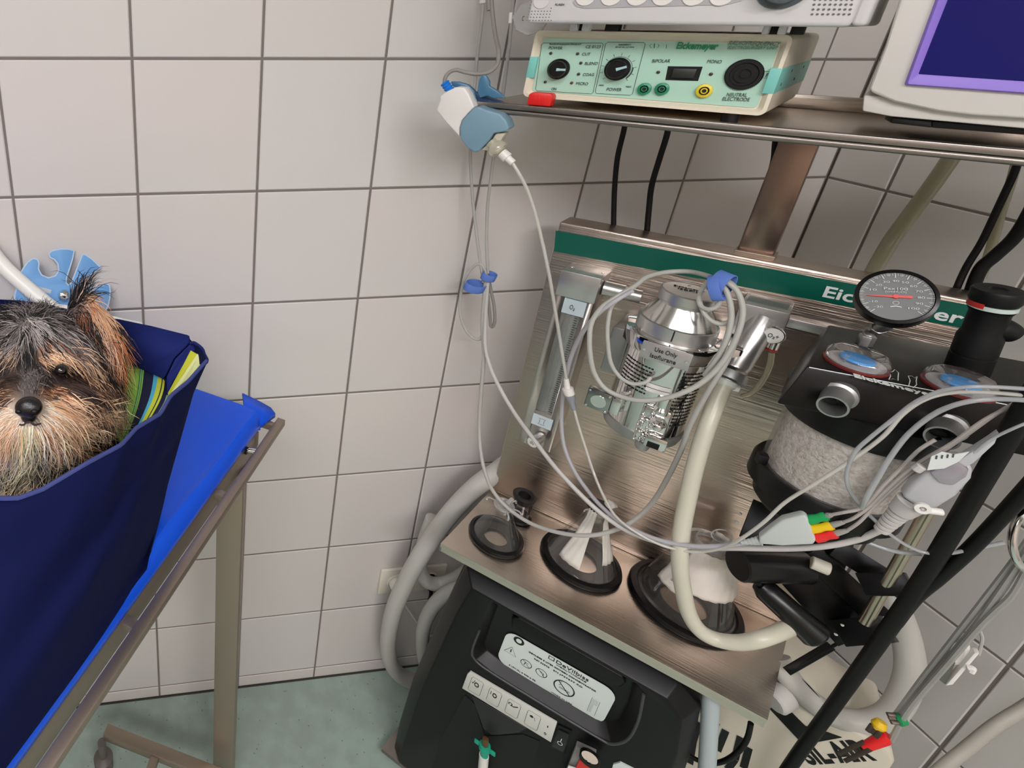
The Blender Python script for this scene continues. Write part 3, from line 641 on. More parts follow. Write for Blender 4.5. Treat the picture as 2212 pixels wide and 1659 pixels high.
g = G().add([p - W * .0002 for p in ii], [(0, 1, 2, 3)]); g.build('screen', mat('blue_screen', (6, 8, 50), .12, spec=.3, emit=(4, 10, 120), estr=.45), cm, smooth=0)

# ================================================================== breathing absorber block (black manifold, clear canister, gauge, domes, ports)
AZ = 1.235
ab = thing('breathing_absorber', ZP(1850, 850, AZ) - UP * .25, 'black absorber block with clear canister of white granules, gauge and two clear domes', 'absorber')
AA = ZP(1743, 791, AZ); AB = ZP(2151, 868, AZ); AX = (AB - AA); AX.z = 0; AX.normalize(); AY = V((-AX.y, AX.x, 0)); AN = -AY
Abl = ZP(1791, 701, AZ)
AC = AA + AX * .30
Abr = ZP(2131, 774, AZ)
BLKM = mat('black_anodised', (12, 11, 11), .35, .0, spec=.3)
Abr2 = Abr + AX * .17
def dn(p, h, fwd=0): return p - UP * h + AN * fwd
top_ = [AA, AC, Abr2, Abl]
hA = .049
g = G().hexa([dn(AA, hA, .010) - AX * .015, dn(AC, hA, .010), dn(Abr2, hA), dn(Abl, hA) - AX * .012, AA, AC, Abr2, Abl]); g.build('manifold', BLKM, ab, bevel=.0022, bseg=3)
G().strip([AA + AX * .002 + AN * .0003 - UP * .0006, AA + AX * .3 + AN * .0003 - UP * .0006], .0009, (AN + UP).normalized()).build('edge_line', PRINTW, ab, smooth=0)
text('Eickemeyer', ZP(1846, 815, AZ + .0005), ZP(2028, 861, AZ + .0005), .0085, UP, PRINTW, ab, bold=.02)
def at2(x, y): return ZP(x, y, AZ + .0006)
for pts in ([(1920, 820), (1924, 812), (1921, 804), (1928, 803), (1933, 798), (1941, 805), (1940, 815), (1940, 822), (1930, 818)],
            [(1963, 833), (1966, 822), (1962, 812), (1970, 812), (1976, 817), (1981, 813), (1979, 823), (1980, 831), (1972, 838)]):
    G().strip([at2(*p) for p in pts], .0007, UP, closed=True).build('flow_symbol', PRINTW, ab, smooth=0)
# lower round flange and canister
cc = ZP(1905, 905, 1.19); 
CCx = AA + AX * .086 + AY * .047; CCx = V((CCx.x, CCx.y, 0)); CR = .061
def cz(x, y):  # height where a pixel ray meets the canister front (approx.)
    return PL(x, y, CCx + AN * CR, AN).z
zfl = AZ - hA; zc1 = zfl - .030; zc0 = zc1 - .088
G().lathe(CCx, UP, [(0, zc1 - .002), (CR + .004, zc1 - .002), (CR + .007, zc1 + .006), (CR + .008, zfl + .001), (0, zfl + .001)], 64).build('canister_flange', BLKM, ab)
GRAN = mat('granules', (226, 216, 206), .85, noise=((190, 190, 190), (196, 182, 170), .45, .65), bump=((240, 240, 240), 1.0, .004))
G().lathe(CCx, UP, [(0, zc0), (CR - .004, zc0), (CR - .004, zc1 - .003), (0, zc1 - .003)], 64).build('granule_fill', GRAN, ab)
G().lathe(CCx, UP, [(CR, zc0), (CR, zc1)], 64, caps=False).build('canister_wall', clear('canister_clear', milk=.12, gloss=.15, rough=.12), ab)
g = G().lathe(CCx, UP, [(CR + .001, zc0 + .002), (CR + .006, zc0 + .004), (CR + .008, zc0), (CR + .008, zc0 - .022), (CR - .002, zc0 - .028), (0, zc0 - .028)], 64, caps=True); g.build('lower_ring', mat('black_ring', (12, 12, 11), .4, spec=.35), ab)
G().lathe(CCx, UP, [(0, zc0 - .055), (CR - .012, zc0 - .055), (CR - .004, zc0 - .045), (CR - .004, zc0 - .027), (0, zc0 - .027)], 48).build('lower_bowl', MATS['black_ring'], ab)
q = CCx + UP * (zc0 + .004) - AX * (CR + .006) + AN * .012
G().fbox(q - AX * .006, AX * .010, AY * .010, UP * .014).build('ring_latch', BLACK, ab, bevel=.0015)
# front ports
def port(fx, fy, ex, ey):
    p0 = PL(fx, fy, AA + AN * .006, AN); p1 = PL(ex, ey, AA + AN * .034, AN); d = (p1 - p0).normalized(); p1 = p0 + d * .026
    r0 = .0125
    pt = G().lathe(p0 - d * .010, d, [(0, 0), (r0 * 1.22, 0), (r0 * 1.3, .006), (r0 * 1.28, .010), (r0 * 1.05, .012), (r0, .018), (r0, .036), (r0 * .86, .036), (r0 * .82, .004), (0, .004)], 40).build('hose_port', ALU, ab)
    G().lathe(p0 + d * .0005, d, [(0, 0), (r0 * .81, 0)], 32, caps=False).build('port_bore', mat('bore_dark', (52, 54, 52), .3, .8), pt)
port(1809, 856, 1796, 884); port(2042, 924, 2033, 952)
# one-way valve domes
CLD = clear('dome_clear', tint=(248, 248, 248), milk=.06, gloss=.6, milkc=(225, 215, 210))
def dome(x, y):
    c_ = ZP(x, y, AZ)
    G().lathe(c_, UP, [(0, 0), (.0265, 0), (.0265, .0022), (0, .0022)], 40).build('dome_seal', mat('dark_red_seal', (120, 40, 36), .35), ab)
    G().lathe(c_, UP, [(.0262, .0022), (.0268, .005), (.0262, .010), (.022, .0155), (.019, .0165), (0, .0168)], 10, caps=False).build('dome_cover', CLD, ab, bevel=.0008)
    G().lathe(c_, UP, [(0, .0026), (.0235, .0026), (.0235, .0036), (0, .0036)], 40).build('dome_floor', mat('dome_pale', (190, 184, 182), .3), ab)
    G().lathe(c_ + UP * .0055, UP, [(0, 0), (.0135, 0), (.0145, .0015), (.0135, .0030), (0, .0032)], 32).build('blue_disc', mat('blue_disc', (40, 160, 240), .3), ab)
    for k in range(3):
        a = math.radians(90 + 120 * k); d = AX * math.cos(a) + AY * math.sin(a); s_ = AX * -math.sin(a) + AY * math.cos(a)
        G().fbox(c_ + d * .013 - s_ * .001 + UP * .004, d * .004, s_ * .002, UP * .010).build('guide_post', CLD, ab, bevel=.0004)
dome(1847, 787); dome(2068, 838)
# gauge
gc = PL(1935, 641, CCx + AY * .005, AN)
gn = ((CAM - gc).normalized() + UP * .3 + V((.0, 0, 0))).normalized()
gx = UP.cross(gn); gx.normalize(); gx = gx if gx.dot(XR) > 0 else -gx; gy = gn.cross(gx); gy = gy if gy.z > 0 else -gy
def prj(p): q = p - CAM; t = q.dot(ZF); return CX + F * q.dot(XR) / t, CY + F * q.dot(YD) / t
gx0, gy0 = gx.copy(), gy.copy(); best_ = None
for k in range(-40, 41):     # roll the dial until its scale reads level
    th_ = math.radians(k); a_ = gx0 * math.cos(th_) + gy0 * math.sin(th_); p_, q_ = prj(gc - a_ * .02), prj(gc + a_ * .02); e_s = abs((q_[1] - p_[1]) / (q_[0] - p_[0]) - .05)
    if best_ is None or e_s < best_[0]: best_ = (e_s, th_)
th_ = best_[1]; gx, gy = gx0 * math.cos(th_) + gy0 * math.sin(th_), gy0 * math.cos(th_) - gx0 * math.sin(th_)
gr = .0305; 
ga = G().lathe(gc, gn, [(0, -.024), (gr * .96, -.024), (gr, -.021), (gr, .0005), (gr * .995, .002), (gr * .90, .003), (gr * .88, .0), (gr * .88, -.001)], 64, caps=True)
gauge_ = ga.build('gauge_case', GLBLACK, ab)
G().lathe(gc + gn * .0002, gn, [(gr * .86, 0), (gr * .885, 0), (gr * .875, .0015), (gr * .85, .0002)], 64, caps=False).build('gauge_rim', CHROME, gauge_)
G().lathe(gc - gn * .0004, gn, [(0, 0), (gr * .88, 0)], 64, caps=False).build('dial_face', mat('dial_grey', (112, 114, 113), .45), gauge_, smooth=0)
def GPt(r, deg): a = math.radians(deg); return gc + (gx * math.cos(a) + gy * math.sin(a)) * (gr * r) + gn * .0004
g = G()
for k in range(0, 121):
    if k > 120: break
    v = -20 + k; a = 180 - v * 2.25 * 1.0
    L = .70 if v % 10 == 0 else (.76 if v % 5 == 0 else .79)
    if v % 2 and v % 5: continue
    g.strip([GPt(L, a), GPt(.845, a)], .0006 if v % 10 == 0 else .00035, gn)
o = g.build('dial_ticks', mat('pale_print', (215, 218, 216), .5), gauge_, smooth=0); o['kind'] = 'stuff'
PR = MATS['pale_print']
for v in (-20, -10, 10, 20, 30, 40, 50, 60, 70, 80, 90, 100):
    c_ = GPt(.575, 180 - v * 2.25); w_ = .0019 * (len(str(v)) - .5 * (v < 0))
    text(str(v), c_ - gx * w_ / 1.5 - gy * .0010, c_ + gx * w_ / 1.5 - gy * .0010, .0022, gn, PR, gauge_)
text('Pax100', gc + gx * -.0085 + gy * .0075 + gn * .0004, gc + gx * .0085 + gy * .0075 + gn * .0004, .0028, gn, PR, gauge_)
text('(cmH₂O)', gc + gx * -.0075 + gy * .0042 + gn * .0004, gc + gx * .0075 + gy * .0042 + gn * .0004, .0022, gn, PR, gauge_)
G().strip(circ(gc - gy * .007 + gn * .0005, gx * .0022, gy * .0018, 16), .0004, gn, closed=True).build('dial_symbol', PR, gauge_, smooth=0)
G().strip([gc - gy * .0115 - gx * .004 + gn * .0005, gc - gy * .0105 + gn * .0005, gc - gy * .0115 + gx * .004 + gn * .0005], .001, gn).build('dial_symbol', PR, gauge_, smooth=0)
REDN = mat('red_needle', (232, 70, 66), .4)
a_ = math.radians(180); nd = gx * math.cos(a_) + gy * math.sin(a_); ns = gn.cross(nd)
G().prism([gc + nd * gr * .84 + gn * .0012, gc + ns * .0012 + gn * .0012, gc - nd * gr * .38 + ns * .0014 + gn * .0012, gc - nd * gr * .38 - ns * .0014 + gn * .0012, gc - ns * .0012 + gn * .0012], gn * .0005).build('needle', REDN, gauge_, smooth=0)
G().lathe(gc + gn * .0012, gn, [(0, 0), (.0024, 0), (.0022, .001), (0, .001)], 20).build('needle_hub', REDN, gauge_)
st = ZP(1868, 740, AZ + .003); s1 = gc - gn * .012 - gy * gr * .92
G().cyl(st - UP * .003, st + UP * .010, .0075, seg=6).build('gauge_nut', SATIN, ab, bevel=.0008)
G().tube([st + UP * .006, st + UP * .016, (st + UP * .016).lerp(s1, .6), s1 + gy * .006], .0052, 16, smooth=3).build('gauge_stem', ALU, ab)
G().lathe((st + UP * .016).lerp(s1, .3), (s1 - st).normalized(), [(0, -.004), (.0075, -.004), (.0075, .004), (0, .004)], 6).build('gauge_nut', SATIN, ab, bevel=.0008)
# pressure relief valve
r0 = PL(2088, 800, ZP(2088, 800, AZ), AN); r1 = PL(2160, 622, ZP(2088, 800, AZ), AN); rd = (r1 - r0); RL = rd.length; rd.normalize()
rv = G().lathe(r0, rd, [(0, 0), (.0165, 0), (.0165, RL * .20), (.0158, RL * .205), (.0158, RL * .22), (.0165, RL * .225), (.0165, RL * .42), (.0145, RL * .5), (.0145, RL * .72), (.0165, RL * .76), (0, RL * .77)], 40).build('relief_valve', mat('matt_black', (12, 12, 12), .5, spec=.35), ab)
G().lathe(r0, rd, [(.0162, RL * .77), (.0172, RL * .775), (.0172, RL * .82), (0, RL * .82)], 40).build('white_ring', mat('pale_ring', (196, 212, 204), .4), rv)
g = G(); tt = [r0 + rd * (RL * .82) ]
sd = (-AX * .75 + AN * .6).normalized(); 
vs = []; 
bx = rd.cross(sd).normalized()
for k in range(9):
    a = math.radians(-75 + 70 * k / 8 + 10); 
    d_ = (sd * math.cos(a) + bx * math.sin(a))
    vs += [r0 + rd * (RL * .775) + d_ * .0176, r0 + rd * (RL * .83) + d_ * .0176]
g.add(vs, [(2 * i, 2 * i + 2, 2 * i + 3, 2 * i + 1) for i in range(8)]); g.build('red_ring', MATS['red_ring'], rv, smooth=0)
G().lathe(r0, rd, [(0, RL * .82), (.0165, RL * .825), (.0185, RL * .87), (.0185, RL * .96), (.0175, RL * .985), (.007, RL * .985), (.005, RL * .97), (0, RL * .97)], 32).build('valve_knob', BLACK, rv)
sp0 = r0 + rd * RL * .55; G().tube([sp0, sp0 + AX * .012 + rd * .0, sp0 + AX * .022 - rd * .004], [.012, .012, .010], 20, smooth=4).build('side_outlet', MATS['matt_black'], rv)

# ------------------------------------------------------------------ absorber stand: rod, black arms and handles
st_ = thing('absorber_stand', P(1870, 1330, .1) - UP * .4, 'black steel arm with two black grips and a polished rod under the absorber canister', 'arm')
ROD = mat('polished_rod', (206, 192, 174), .28, 1.0)
p0 = P(2030, 1060, .08); p1 = P(1868, 1345, .08)
G().cyl(p0, p1, .0062, seg=28).build('rod', ROD, st_)
def bar(pa, pb, wdt, thk, name, m_=BLKM, bev=.001, par=None, nrm=None):
    pa, pb = V(pa), V(pb); d = (pb - pa); n = V(nrm) if nrm else (CAM - pa).normalized(); s_ = d.normalized().cross(n).normalized(); n = s_.cross(d.normalized()).normalized()
    return G().fbox(pa - s_ * wdt / 2 - n * thk / 2, d, s_ * wdt, n * thk).build(name, m_, par or st_, bevel=bev)
bar(P(1690, 1205, .10), P(1850, 1380, .10), .048, .004, 'arm_plate')
bar(P(1745, 1190, .115), P(1895, 1330, .115), .030, .012, 'arm_bar')
bar(P(1800, 1180, .12), P(1960, 1280, .12), .026, .012, 'arm_bar')
bar(P(1815, 1368, .085), P(1918, 1358, .085), .030, .020, 'clamp_block')
bar(P(1862, 1262, .085), P(1968, 1262, .085), .026, .022, 'clamp_block')
bar(P(1612, 1118, .15), P(1830, 1215, .15), .06, .003, 'rear_plate')
for (x, y) in ((1820, 1350), (1806, 1370), (1599, 1109), (1592, 1128)):
    q = P(x, y, .078 if x > 1700 else .145); G().lathe(q, -W, [(0, 0), (.0022, 0), (.0018, .001), (0, .0012)], 12).build('screw', CHROME, st_)
h0, h1 = P(1592, 1219, .05), P(1740, 1225, .10)
rr_ = .0225
G().cyl(h0, h1, rr_, rr_ * .95, seg=36, bev=.002).build('grip', GLBLACK, st_)
h0, h1 = P(1640, 1262, .06), P(1765, 1375, .055)
G().tube([P(1622, 1238, .062), h0], .005, 12, smooth=1).build('grip_stem', BLACK, st_)
G().lathe(h0, (h1 - h0).normalized(), [(0, 0), (.010, 0), (.0155, .01), (.0165, .05), (.0175, (h1 - h0).length * .75), (.019, (h1 - h0).length * .97), (.0175, (h1 - h0).length), (0, (h1 - h0).length)], 32).build('grip', GLBLACK, st_)
q = P(1772, 1222, .085); G().cyl(q - U * .009, q + U * .009, .0085, seg=24, bev=.001).build('white_bush', mat('ivory_plastic', (215, 210, 192), .5), st_)
bar(P(1795, 1395, .1), P(1700, 1450, .1), .011, .004, 'stay_rod'); bar(P(1812, 1388, .1), P(1705, 1452, .1), .004, .006, 'stay_rod')
# ------------------------------------------------------------------ breathing masks on the worktop
CLM = clear('mask_clear', tint=(251, 251, 251), milk=.035, gloss=.3)
TZ = .70
def mask(cx_, cy_, rb, rt, h, label, m_=CLM, hole=.42, skew=(0, 0)):
    c_ = ZP(cx_, cy_, TZ)
    t_ = thing('anaesthesia_mask', c_, label, 'mask', 'face masks on the worktop')
    G().lathe(c_, UP, [(rb * .86, .0), (rb * .97, .001), (rb, .005), (rb * .97, .0105), (rb * .87, .0125), (rb * .82, .010), (rb * .80, .006), (rb * hole, .0045), (rb * hole, .0035), (rb * .8, .0)], 72, caps=False).build('rubber_rim', GLBLACK, t_)
    ax = (UP * h + V((skew[0], skew[1], 0))).normalized()
    o = G().lathe(c_ + UP * .010, ax, [(rb * .86, 0), (rb * .80, .004), (rt * 1.25, h * .72), (rt, h * .82), (rt, h), (rt * .86, h), (rt * .86, h * .8)], 56, caps=False).build('cone', m_, t_)
    G().lathe(c_ + UP * .010 + ax * (h - .0008), ax, [(rt * .86, 0), (rt * 1.02, 0), (rt * 1.02, .0012), (rt * .86, .0012)], 40, caps=False).build('cone_lip', clear('lip_clear', milk=.3, gloss=.6), t_)
    return t_, c_, ax
WHT = mat('white_tape', (226, 216, 206), .6, bump=((160, 160, 160), .3, .002))
CLH = clear('fitting_clear', tint=(235, 235, 235), milk=.35, gloss=.6)
t1, c1_, _ = mask(1070, 1163, .047, .014, .074, 'smallest clear cone mask with black rim and clear hooked fittings, at left on the worktop')
tp = c1_ + UP * .086
G().lathe(tp - UP * .006, UP, [(.0135, 0), (.017, 0), (.017, .003), (.0135, .003)], 32).build('hook_ring', CLH, t1)
for a in (20, 140, 260, 320):
    d = XR * math.cos(math.radians(a)) + V((ZF.x, ZF.y, 0)).normalized() * math.sin(math.radians(a)); d.z = 0
    G().tube([tp + d * .015 - UP * .004, tp + d * .024 - UP * .003, tp + d * .028 - UP * .006, tp + d * .029 - UP * .010], .0016, 8, smooth=3).build('hook', CLH, t1)
G().tube([tp + XR * .006, tp + XR * .010 + UP * .008, tp + XR * .013 + UP * .010], [.004, .0035, .003], 10, smooth=3).build('spout', CLH, t1)
t2, c2_, _ = mask(1252, 1213, .0625, .0165, .120, 'medium clear cone mask with black rim and paper strips, middle of the worktop')
def cone_strip(c_, rb, rt, h, a0, a1, k0, k1, name, m_, par, off=.0007, slant=0, n=10):
    """strip of tape following the cone: a0,a1 degrees around, k0,k1 fractions of the cone height"""
    vs = []; fx = XR.copy(); fx.z = 0; fx.normalize(); fy = -UP.cross(fx)
    def rad(k): 
        return rb * .80 + (rt * 1.25 - rb * .80) * min(1, max(0, (k - .03) / .70)) if k < .73 else rt * 1.25 + (rt - rt * 1.25) * min(1, (k - .73) / .1)
    nn = 14
    for j in range(nn + 1):
        k = k0 + (k1 - k0) * j / nn
        for i in range(n + 1):
            a = math.radians(a0 + (a1 - a0) * i / n + slant * (j / nn)); r = rad(k) + off + .0008 * math.sin(i * 1.9 + j * .7)
            vs.append(c_ + UP * (.010 + h * k) + (fx * math.cos(a) + fy * math.sin(a)) * r)
    return G().add(vs, [(j * (n + 1) + i, j * (n + 1) + i + 1, (j + 1) * (n + 1) + i + 1, (j + 1) * (n + 1) + i) for j in range(nn) for i in range(n)]).build(name, m_, par, smooth=60, solid=.0006)
TAPE = mat('paper_tape', (222, 217, 208), .6)
cone_strip(c2_, .0625, .0165, .120, 128, 172, .12, 1.0, 'tape_strip', TAPE, t2)
cone_strip(c2_, .0625, .0165, .120, 45, 85, .25, 1.0, 'tape_strip', TAPE, t2)
G().lathe(c2_ + UP * .128, UP, [(.0150, 0), (.0178, 0), (.0178, .003), (.0150, .003)], 32).build('black_ring', RUBBER, t2)
G().lathe(c2_ + UP * .1285, UP, [(0, 0), (.0150, 0), (.0150, .0008), (0, .0008)], 32).build('neck_opening', BLACK, t2)
for a in (10, 190, 300):
    fx = XR.copy(); fx.z = 0; fx.normalize(); fy = UP.cross(fx); d = fx * math.cos(math.radians(a)) + fy * math.sin(math.radians(a))
    G().tube([c2_ + UP * .126 + d * .017, c2_ + UP * .127 + d * .024, c2_ + UP * .123 + d * .027], .0013, 8, smooth=3).build('hook', CLH, t2)
G().tube([c2_ + UP * .129 + XR * .013, c2_ + UP * .136 + XR * .020, c2_ + UP * .132 + XR * .028], [.008, .009, .005], 10, smooth=3, flat=.3).build('tape_flap', TAPE, t2)
t3, c3_, _ = mask(1476, 1302, .0765, .031, .122, 'largest clear cone mask wrapped in wrinkled white tape, right side of the worktop')
cone_strip(c3_, .0765, .031, .122, -40, 168, .46, 1.04, 'tape_wrap', WHT, t3, off=.0022, n=40)
cone_strip(c3_, .0765, .031, .122, 140, 190, .34, .8, 'tape_flap', TAPE, t3, off=.0012)
G().tube(circ(c3_ + UP * .150 + XR * .012, XR * .016, (YD * -.6 + ZF * .3).normalized() * .009, 24), .0011, 8, smooth=1, closed=True).build('film_loop', CLH, t3)
G().lathe(c3_ + UP * .130, UP, [(.0195, 0), (.021, 0), (.019, .010), (.0175, .010)], 32, caps=False).build('neck', CLH, t3)
# black mask behind the small one
c4 = ZP(1120, 1118, TZ)
t4 = thing('anaesthesia_mask', c4, 'small narrow black-topped mask standing behind the smallest clear mask', 'mask', 'face masks on the worktop')
G().lathe(c4, UP, [(.017, 0), (.0215, .002), (.0215, .007), (.017, .010), (.0135, .009)], 40, caps=False).build('rubber_rim', GLBLACK, t4)
G().lathe(c4 + UP * .008, UP, [(.0165, 0), (.0135, .03), (.0135, .05)], 40, caps=False).build('cone', CLM, t4)
G().lathe(c4 + UP * .052, UP, [(.0138, -.012), (.0195, 0), (.020, .004), (.0165, .006), (.011, .004), (.010, -.006), (0, -.008)], 40, caps=False).build('black_top', RUBBER, t4)
for a in (60, 180, 300):
    d = V((math.cos(math.radians(a)), math.sin(math.radians(a)), 0)); G().tube([c4 + UP * .05 + d * .014, c4 + UP * .03 + d * .0148, c4 + UP * .02 + d * .0155], [.004, .002, .0012], 8, smooth=3).build('black_strip', RUBBER, t4)

# ================================================================== oxygen concentrator under the worktop
CB = mat('concentrator_black', (13, 12, 13), .38, spec=.32, bump=((1500, 1500, 1500), .08, .0003))
oc = thing('oxygen_concentrator', M(.2, .12, 0), 'black oxygen concentrator with recessed front and white label, under the steel worktop', 'oxygen machine')
def C0(x, y, w=0.): return P(x, y, w)
def UZ(u, z, w): return M(u - .18 * w, w, z)       # point given by plane coordinates u, z at depth w
Wf = -.006
# outline (u, z) of the front and, larger, of the body behind it
outer = [(.046, .662), (.030, .56), (.018, .45), (.0, .30), (-.008, .12), (-.008, .03), (.418, .03), (.418, .30), (.412, .46), (.404, .56), (.392, .635), (.36, .662)]
front = [(.066, .645), (.052, .56), (.040, .45), (.024, .30), (.014, .12), (.012, .045), (.398, .045), (.398, .30), (.394, .46), (.386, .55), (.374, .62), (.35, .645)]
rec = [(.100, .640), (.095, .56), (.092, .505), (.100, .484), (.13, .478), (.21, .480), (.295, .484), (.316, .490), (.330, .52), (.332, .57), (.325, .63), (.315, .640)]
ri = [(.112, .632), (.108, .57), (.107, .515), (.113, .498), (.14, .492), (.21, .493), (.288, .497), (.303, .503), (.314, .525), (.316, .57), (.311, .625), (.300, .632)]
n_ = 12
L0 = [UZ(u, z, .19) for u, z in outer]; L1 = [UZ(u, z, .022) for u, z in outer]; L2 = [UZ(u, z, Wf) for u, z in front]; L3 = [UZ(u, z, Wf) for u, z in rec]; L4 = [UZ(u, z, Wf + .022) for u, z in ri]
g = G().add(L0 + L1 + L2 + L3 + L4, [(k * n_ + i, k * n_ + (i + 1) % n_, (k + 1) * n_ + (i + 1) % n_, (k + 1) * n_ + i) for k in range(4) for i in range(n_)] + [tuple(range(n_)), tuple(4 * n_ + i for i in range(n_))])
g.build('housing', CB, oc, bevel=.005, bseg=3, smooth=40)
G().tube([UZ(u, z, Wf - .0006) for u, z in rec[1:-1]], .0022, 10, smooth=5).build('recess_edge', mat('dark_grey_edge', (62, 62, 62), .4), oc)
G().prism([UZ(u, z, Wf + .0215) for u, z in [(.135, .612), (.138, .596), (.150, .588), (.285, .590), (.30, .597), (.305, .612), (.298, .622), (.145, .622)]], -W * .006).build('handle_slot', BLACK, oc, bevel=.003, bseg=3)
# product label on the recess floor
LB = mat('label_white', (214, 222, 218), .4); lw = Wf + .0205
lab = []
for (cu, cz_, r, a0) in ((.283, .560, .018, 0), (.152, .557, .018, 90), (.150, .508, .018, 180), (.281, .508, .018, 270)):
    for k in range(6): a = math.radians(a0 + 90 * k / 5); lab.append(UZ(cu + r * math.cos(a), cz_ + r * math.sin(a), lw))
G().prism(lab, -W * .0008).build('product_label', LB, oc, smooth=0)
lw -= .0012
def LZ(u, z): return UZ(u, z, lw)
def LT(s, u0, z0, u1, z1, h, m_=INK, **k): return text(s, LZ(u0, z0), LZ(u1, z1), h, NF, m_, oc, lift=.0002, **k)
LT('DeVilbiss', .214, .5665, .262, .5665, .0075); LT('HEALTHCARE', .216, .5615, .260, .5615, .0025)
LT('DEVILBISS 5 LITER OXYGEN CONCENTRATOR', .174, .5540, .276, .5540, .0028, bold=.02)
LT('REF 525KS', .184, .5455, .208, .5455, .003); LT('SN J737577 RD', .214, .5455, .258, .5455, .003)
LT('5 LPM O₂ ≥ 90% ± 3%', .152, .4965, .196, .4965, .0028); LT('MADE IN USA', .222, .4945, .254, .4945, .002)
def ring(cu, cz_, r, wd, name='prohibition_sign', slash=True, filled=False):
    c_ = LZ(cu, cz_); g = G()
    if filled: g.lathe(c_, -W, [(0, 0), (r, 0), (r, .0003), (0, .0003)], 32)
    else: g.strip(circ(c_, U * r, UP * r, 36), wd, NF, closed=True)
    if slash: g.strip([c_ + U * -r * .68 + UP * r * .68, c_ + U * r * .68 - UP * r * .68], wd * .8, NF)
    return g.build(name, INK, oc, smooth=0)
ring(.1555, .5660, .0085, .001, 'manual_symbol', slash=False, filled=True)
G().ell(LZ(.1555, .5665) - W * .0006, U * .0045, UP * .005, W * .0001, 16, 8).build('symbol_face', LB, oc)
G().strip([LZ(.139, .525), LZ(.158, .525), LZ(.1485, .543)], .0010, NF, closed=True).build('warning_triangle', INK, oc, smooth=0)
G().strip([LZ(.1485, .529), LZ(.1485, .537)], .0016, NF).build('warning_mark', INK, oc, smooth=0)
ring(.1755, .5240, .0085, .0011); ring(.2000, .5240, .0085, .0011); ring(.2360, .5210, .0150, .0020)
g = G().strip([LZ(.1725, .519), LZ(.1745, .528), LZ(.1785, .526)], .0011, NF); g.strip([LZ(.197, .527), LZ(.203, .525), LZ(.2035, .519)], .0011, NF)
g.strip([LZ(.229, .517), LZ(.245, .517)], .0012, NF); g.strip([LZ(.229, .5195), LZ(.245, .5195)], .0006, NF); g.strip([LZ(.228, .522), LZ(.230, .526), LZ(.228, .530), LZ(.231, .532)], .0007, NF)
o = g.build('printed_symbols', INK, oc, smooth=0); o['kind'] = 'stuff'
g = G().strip([LZ(.2745, .502), LZ(.2855, .502), LZ(.2855, .538), LZ(.2745, .538)], .0004, NF, closed=True)
for k in range(11): g.strip([LZ(.2755, .505 + k * .003), LZ(.2755 + (.008 if k > 6 else .004), .505 + k * .003)], .0006, NF)
o = g.build('table_print', DARK, oc, smooth=0); o['kind'] = 'stuff'
g = G().strip([LZ(.2025, .5665), LZ(.2105, .5665), LZ(.2105, .5735), LZ(.2025, .5735)], .0018, NF, closed=True); g.build('logo_mark', INK, oc, smooth=0)
# control strip
pw = Wf - .0045
a_, b_, c_, d_ = P(1012, 1449, pw), P(998, 1487, pw), P(1190, 1604, pw), P(1203, 1562, pw)
def CZ(s, t, off=0.): return (a_.lerp(d_, s)).lerp(b_.lerp(c_, s), t) - W * off
st2 = G().prism([CZ(.02, 0), CZ(1, 0), CZ(1, 1), CZ(0, 1), CZ(0, .18)], W * .004).build('control_strip', mat('strip_grey_white', (206, 206, 198), .4), oc, bevel=.0008)
for k in range(4):
    s0 = .06 + .215 * k; pr_ = [(s0 + .012, .15), (s0 + .128, .15), (s0 + .14, .22), (s0 + .14, .8), (s0 + .128, .87), (s0 + .012, .87), (s0, .8), (s0, .22)]
    G().strip([CZ(x, y, .0003) for x, y in pr_], .0006, NF, closed=True).build('symbol_box', DARK, oc, smooth=0)
def CT(s, s0, s1, t, h): return text(s, CZ(s0, t, .0002), CZ(s1, t, .0002), h, NF, INK, oc, lift=.0002, bold=.02)
CT('✓O₂', .075, .19, .55, .012) if False else CT('O', .11, .165, .52, .011); CT('O', .325, .375, .52, .011)
G().strip([CZ(.075, .38, .0003), CZ(.085, .46, .0003), CZ(.105, .26, .0003)], .0010, NF).build('tick_mark', INK, oc, smooth=0)
G().strip([CZ(.30, .30, .0003), CZ(.30, .46, .0003)], .0010, NF).build('arrow_mark', INK, oc, smooth=0)
G().strip([CZ(.525, .42, .0003), CZ(.56, .42, .0003), CZ(.605, .32, .0003)], .0022, NF).build('spanner_symbol', INK, oc, smooth=0)
G().strip(circ(CZ(.522, .36, .0003), U * .0028, UP * .0028, 12, -60, 240), .0016, NF).build('spanner_jaw', INK, oc, smooth=0)
G().lathe(CZ(.755, .36, .0002), -W, [(0, 0), (.0028, 0), (.0028, .0002), (0, .0002)], 16).build('plug_symbol', INK, oc, smooth=0)
G().strip([CZ(.765, .38, .0003), CZ(.785, .36, .0003), CZ(.80, .48, .0003)], .0007, NF).build('plug_cord', INK, oc, smooth=0)
CT('I', .925, .935, .42, .004); CT('O', .915, .938, .8, .005)
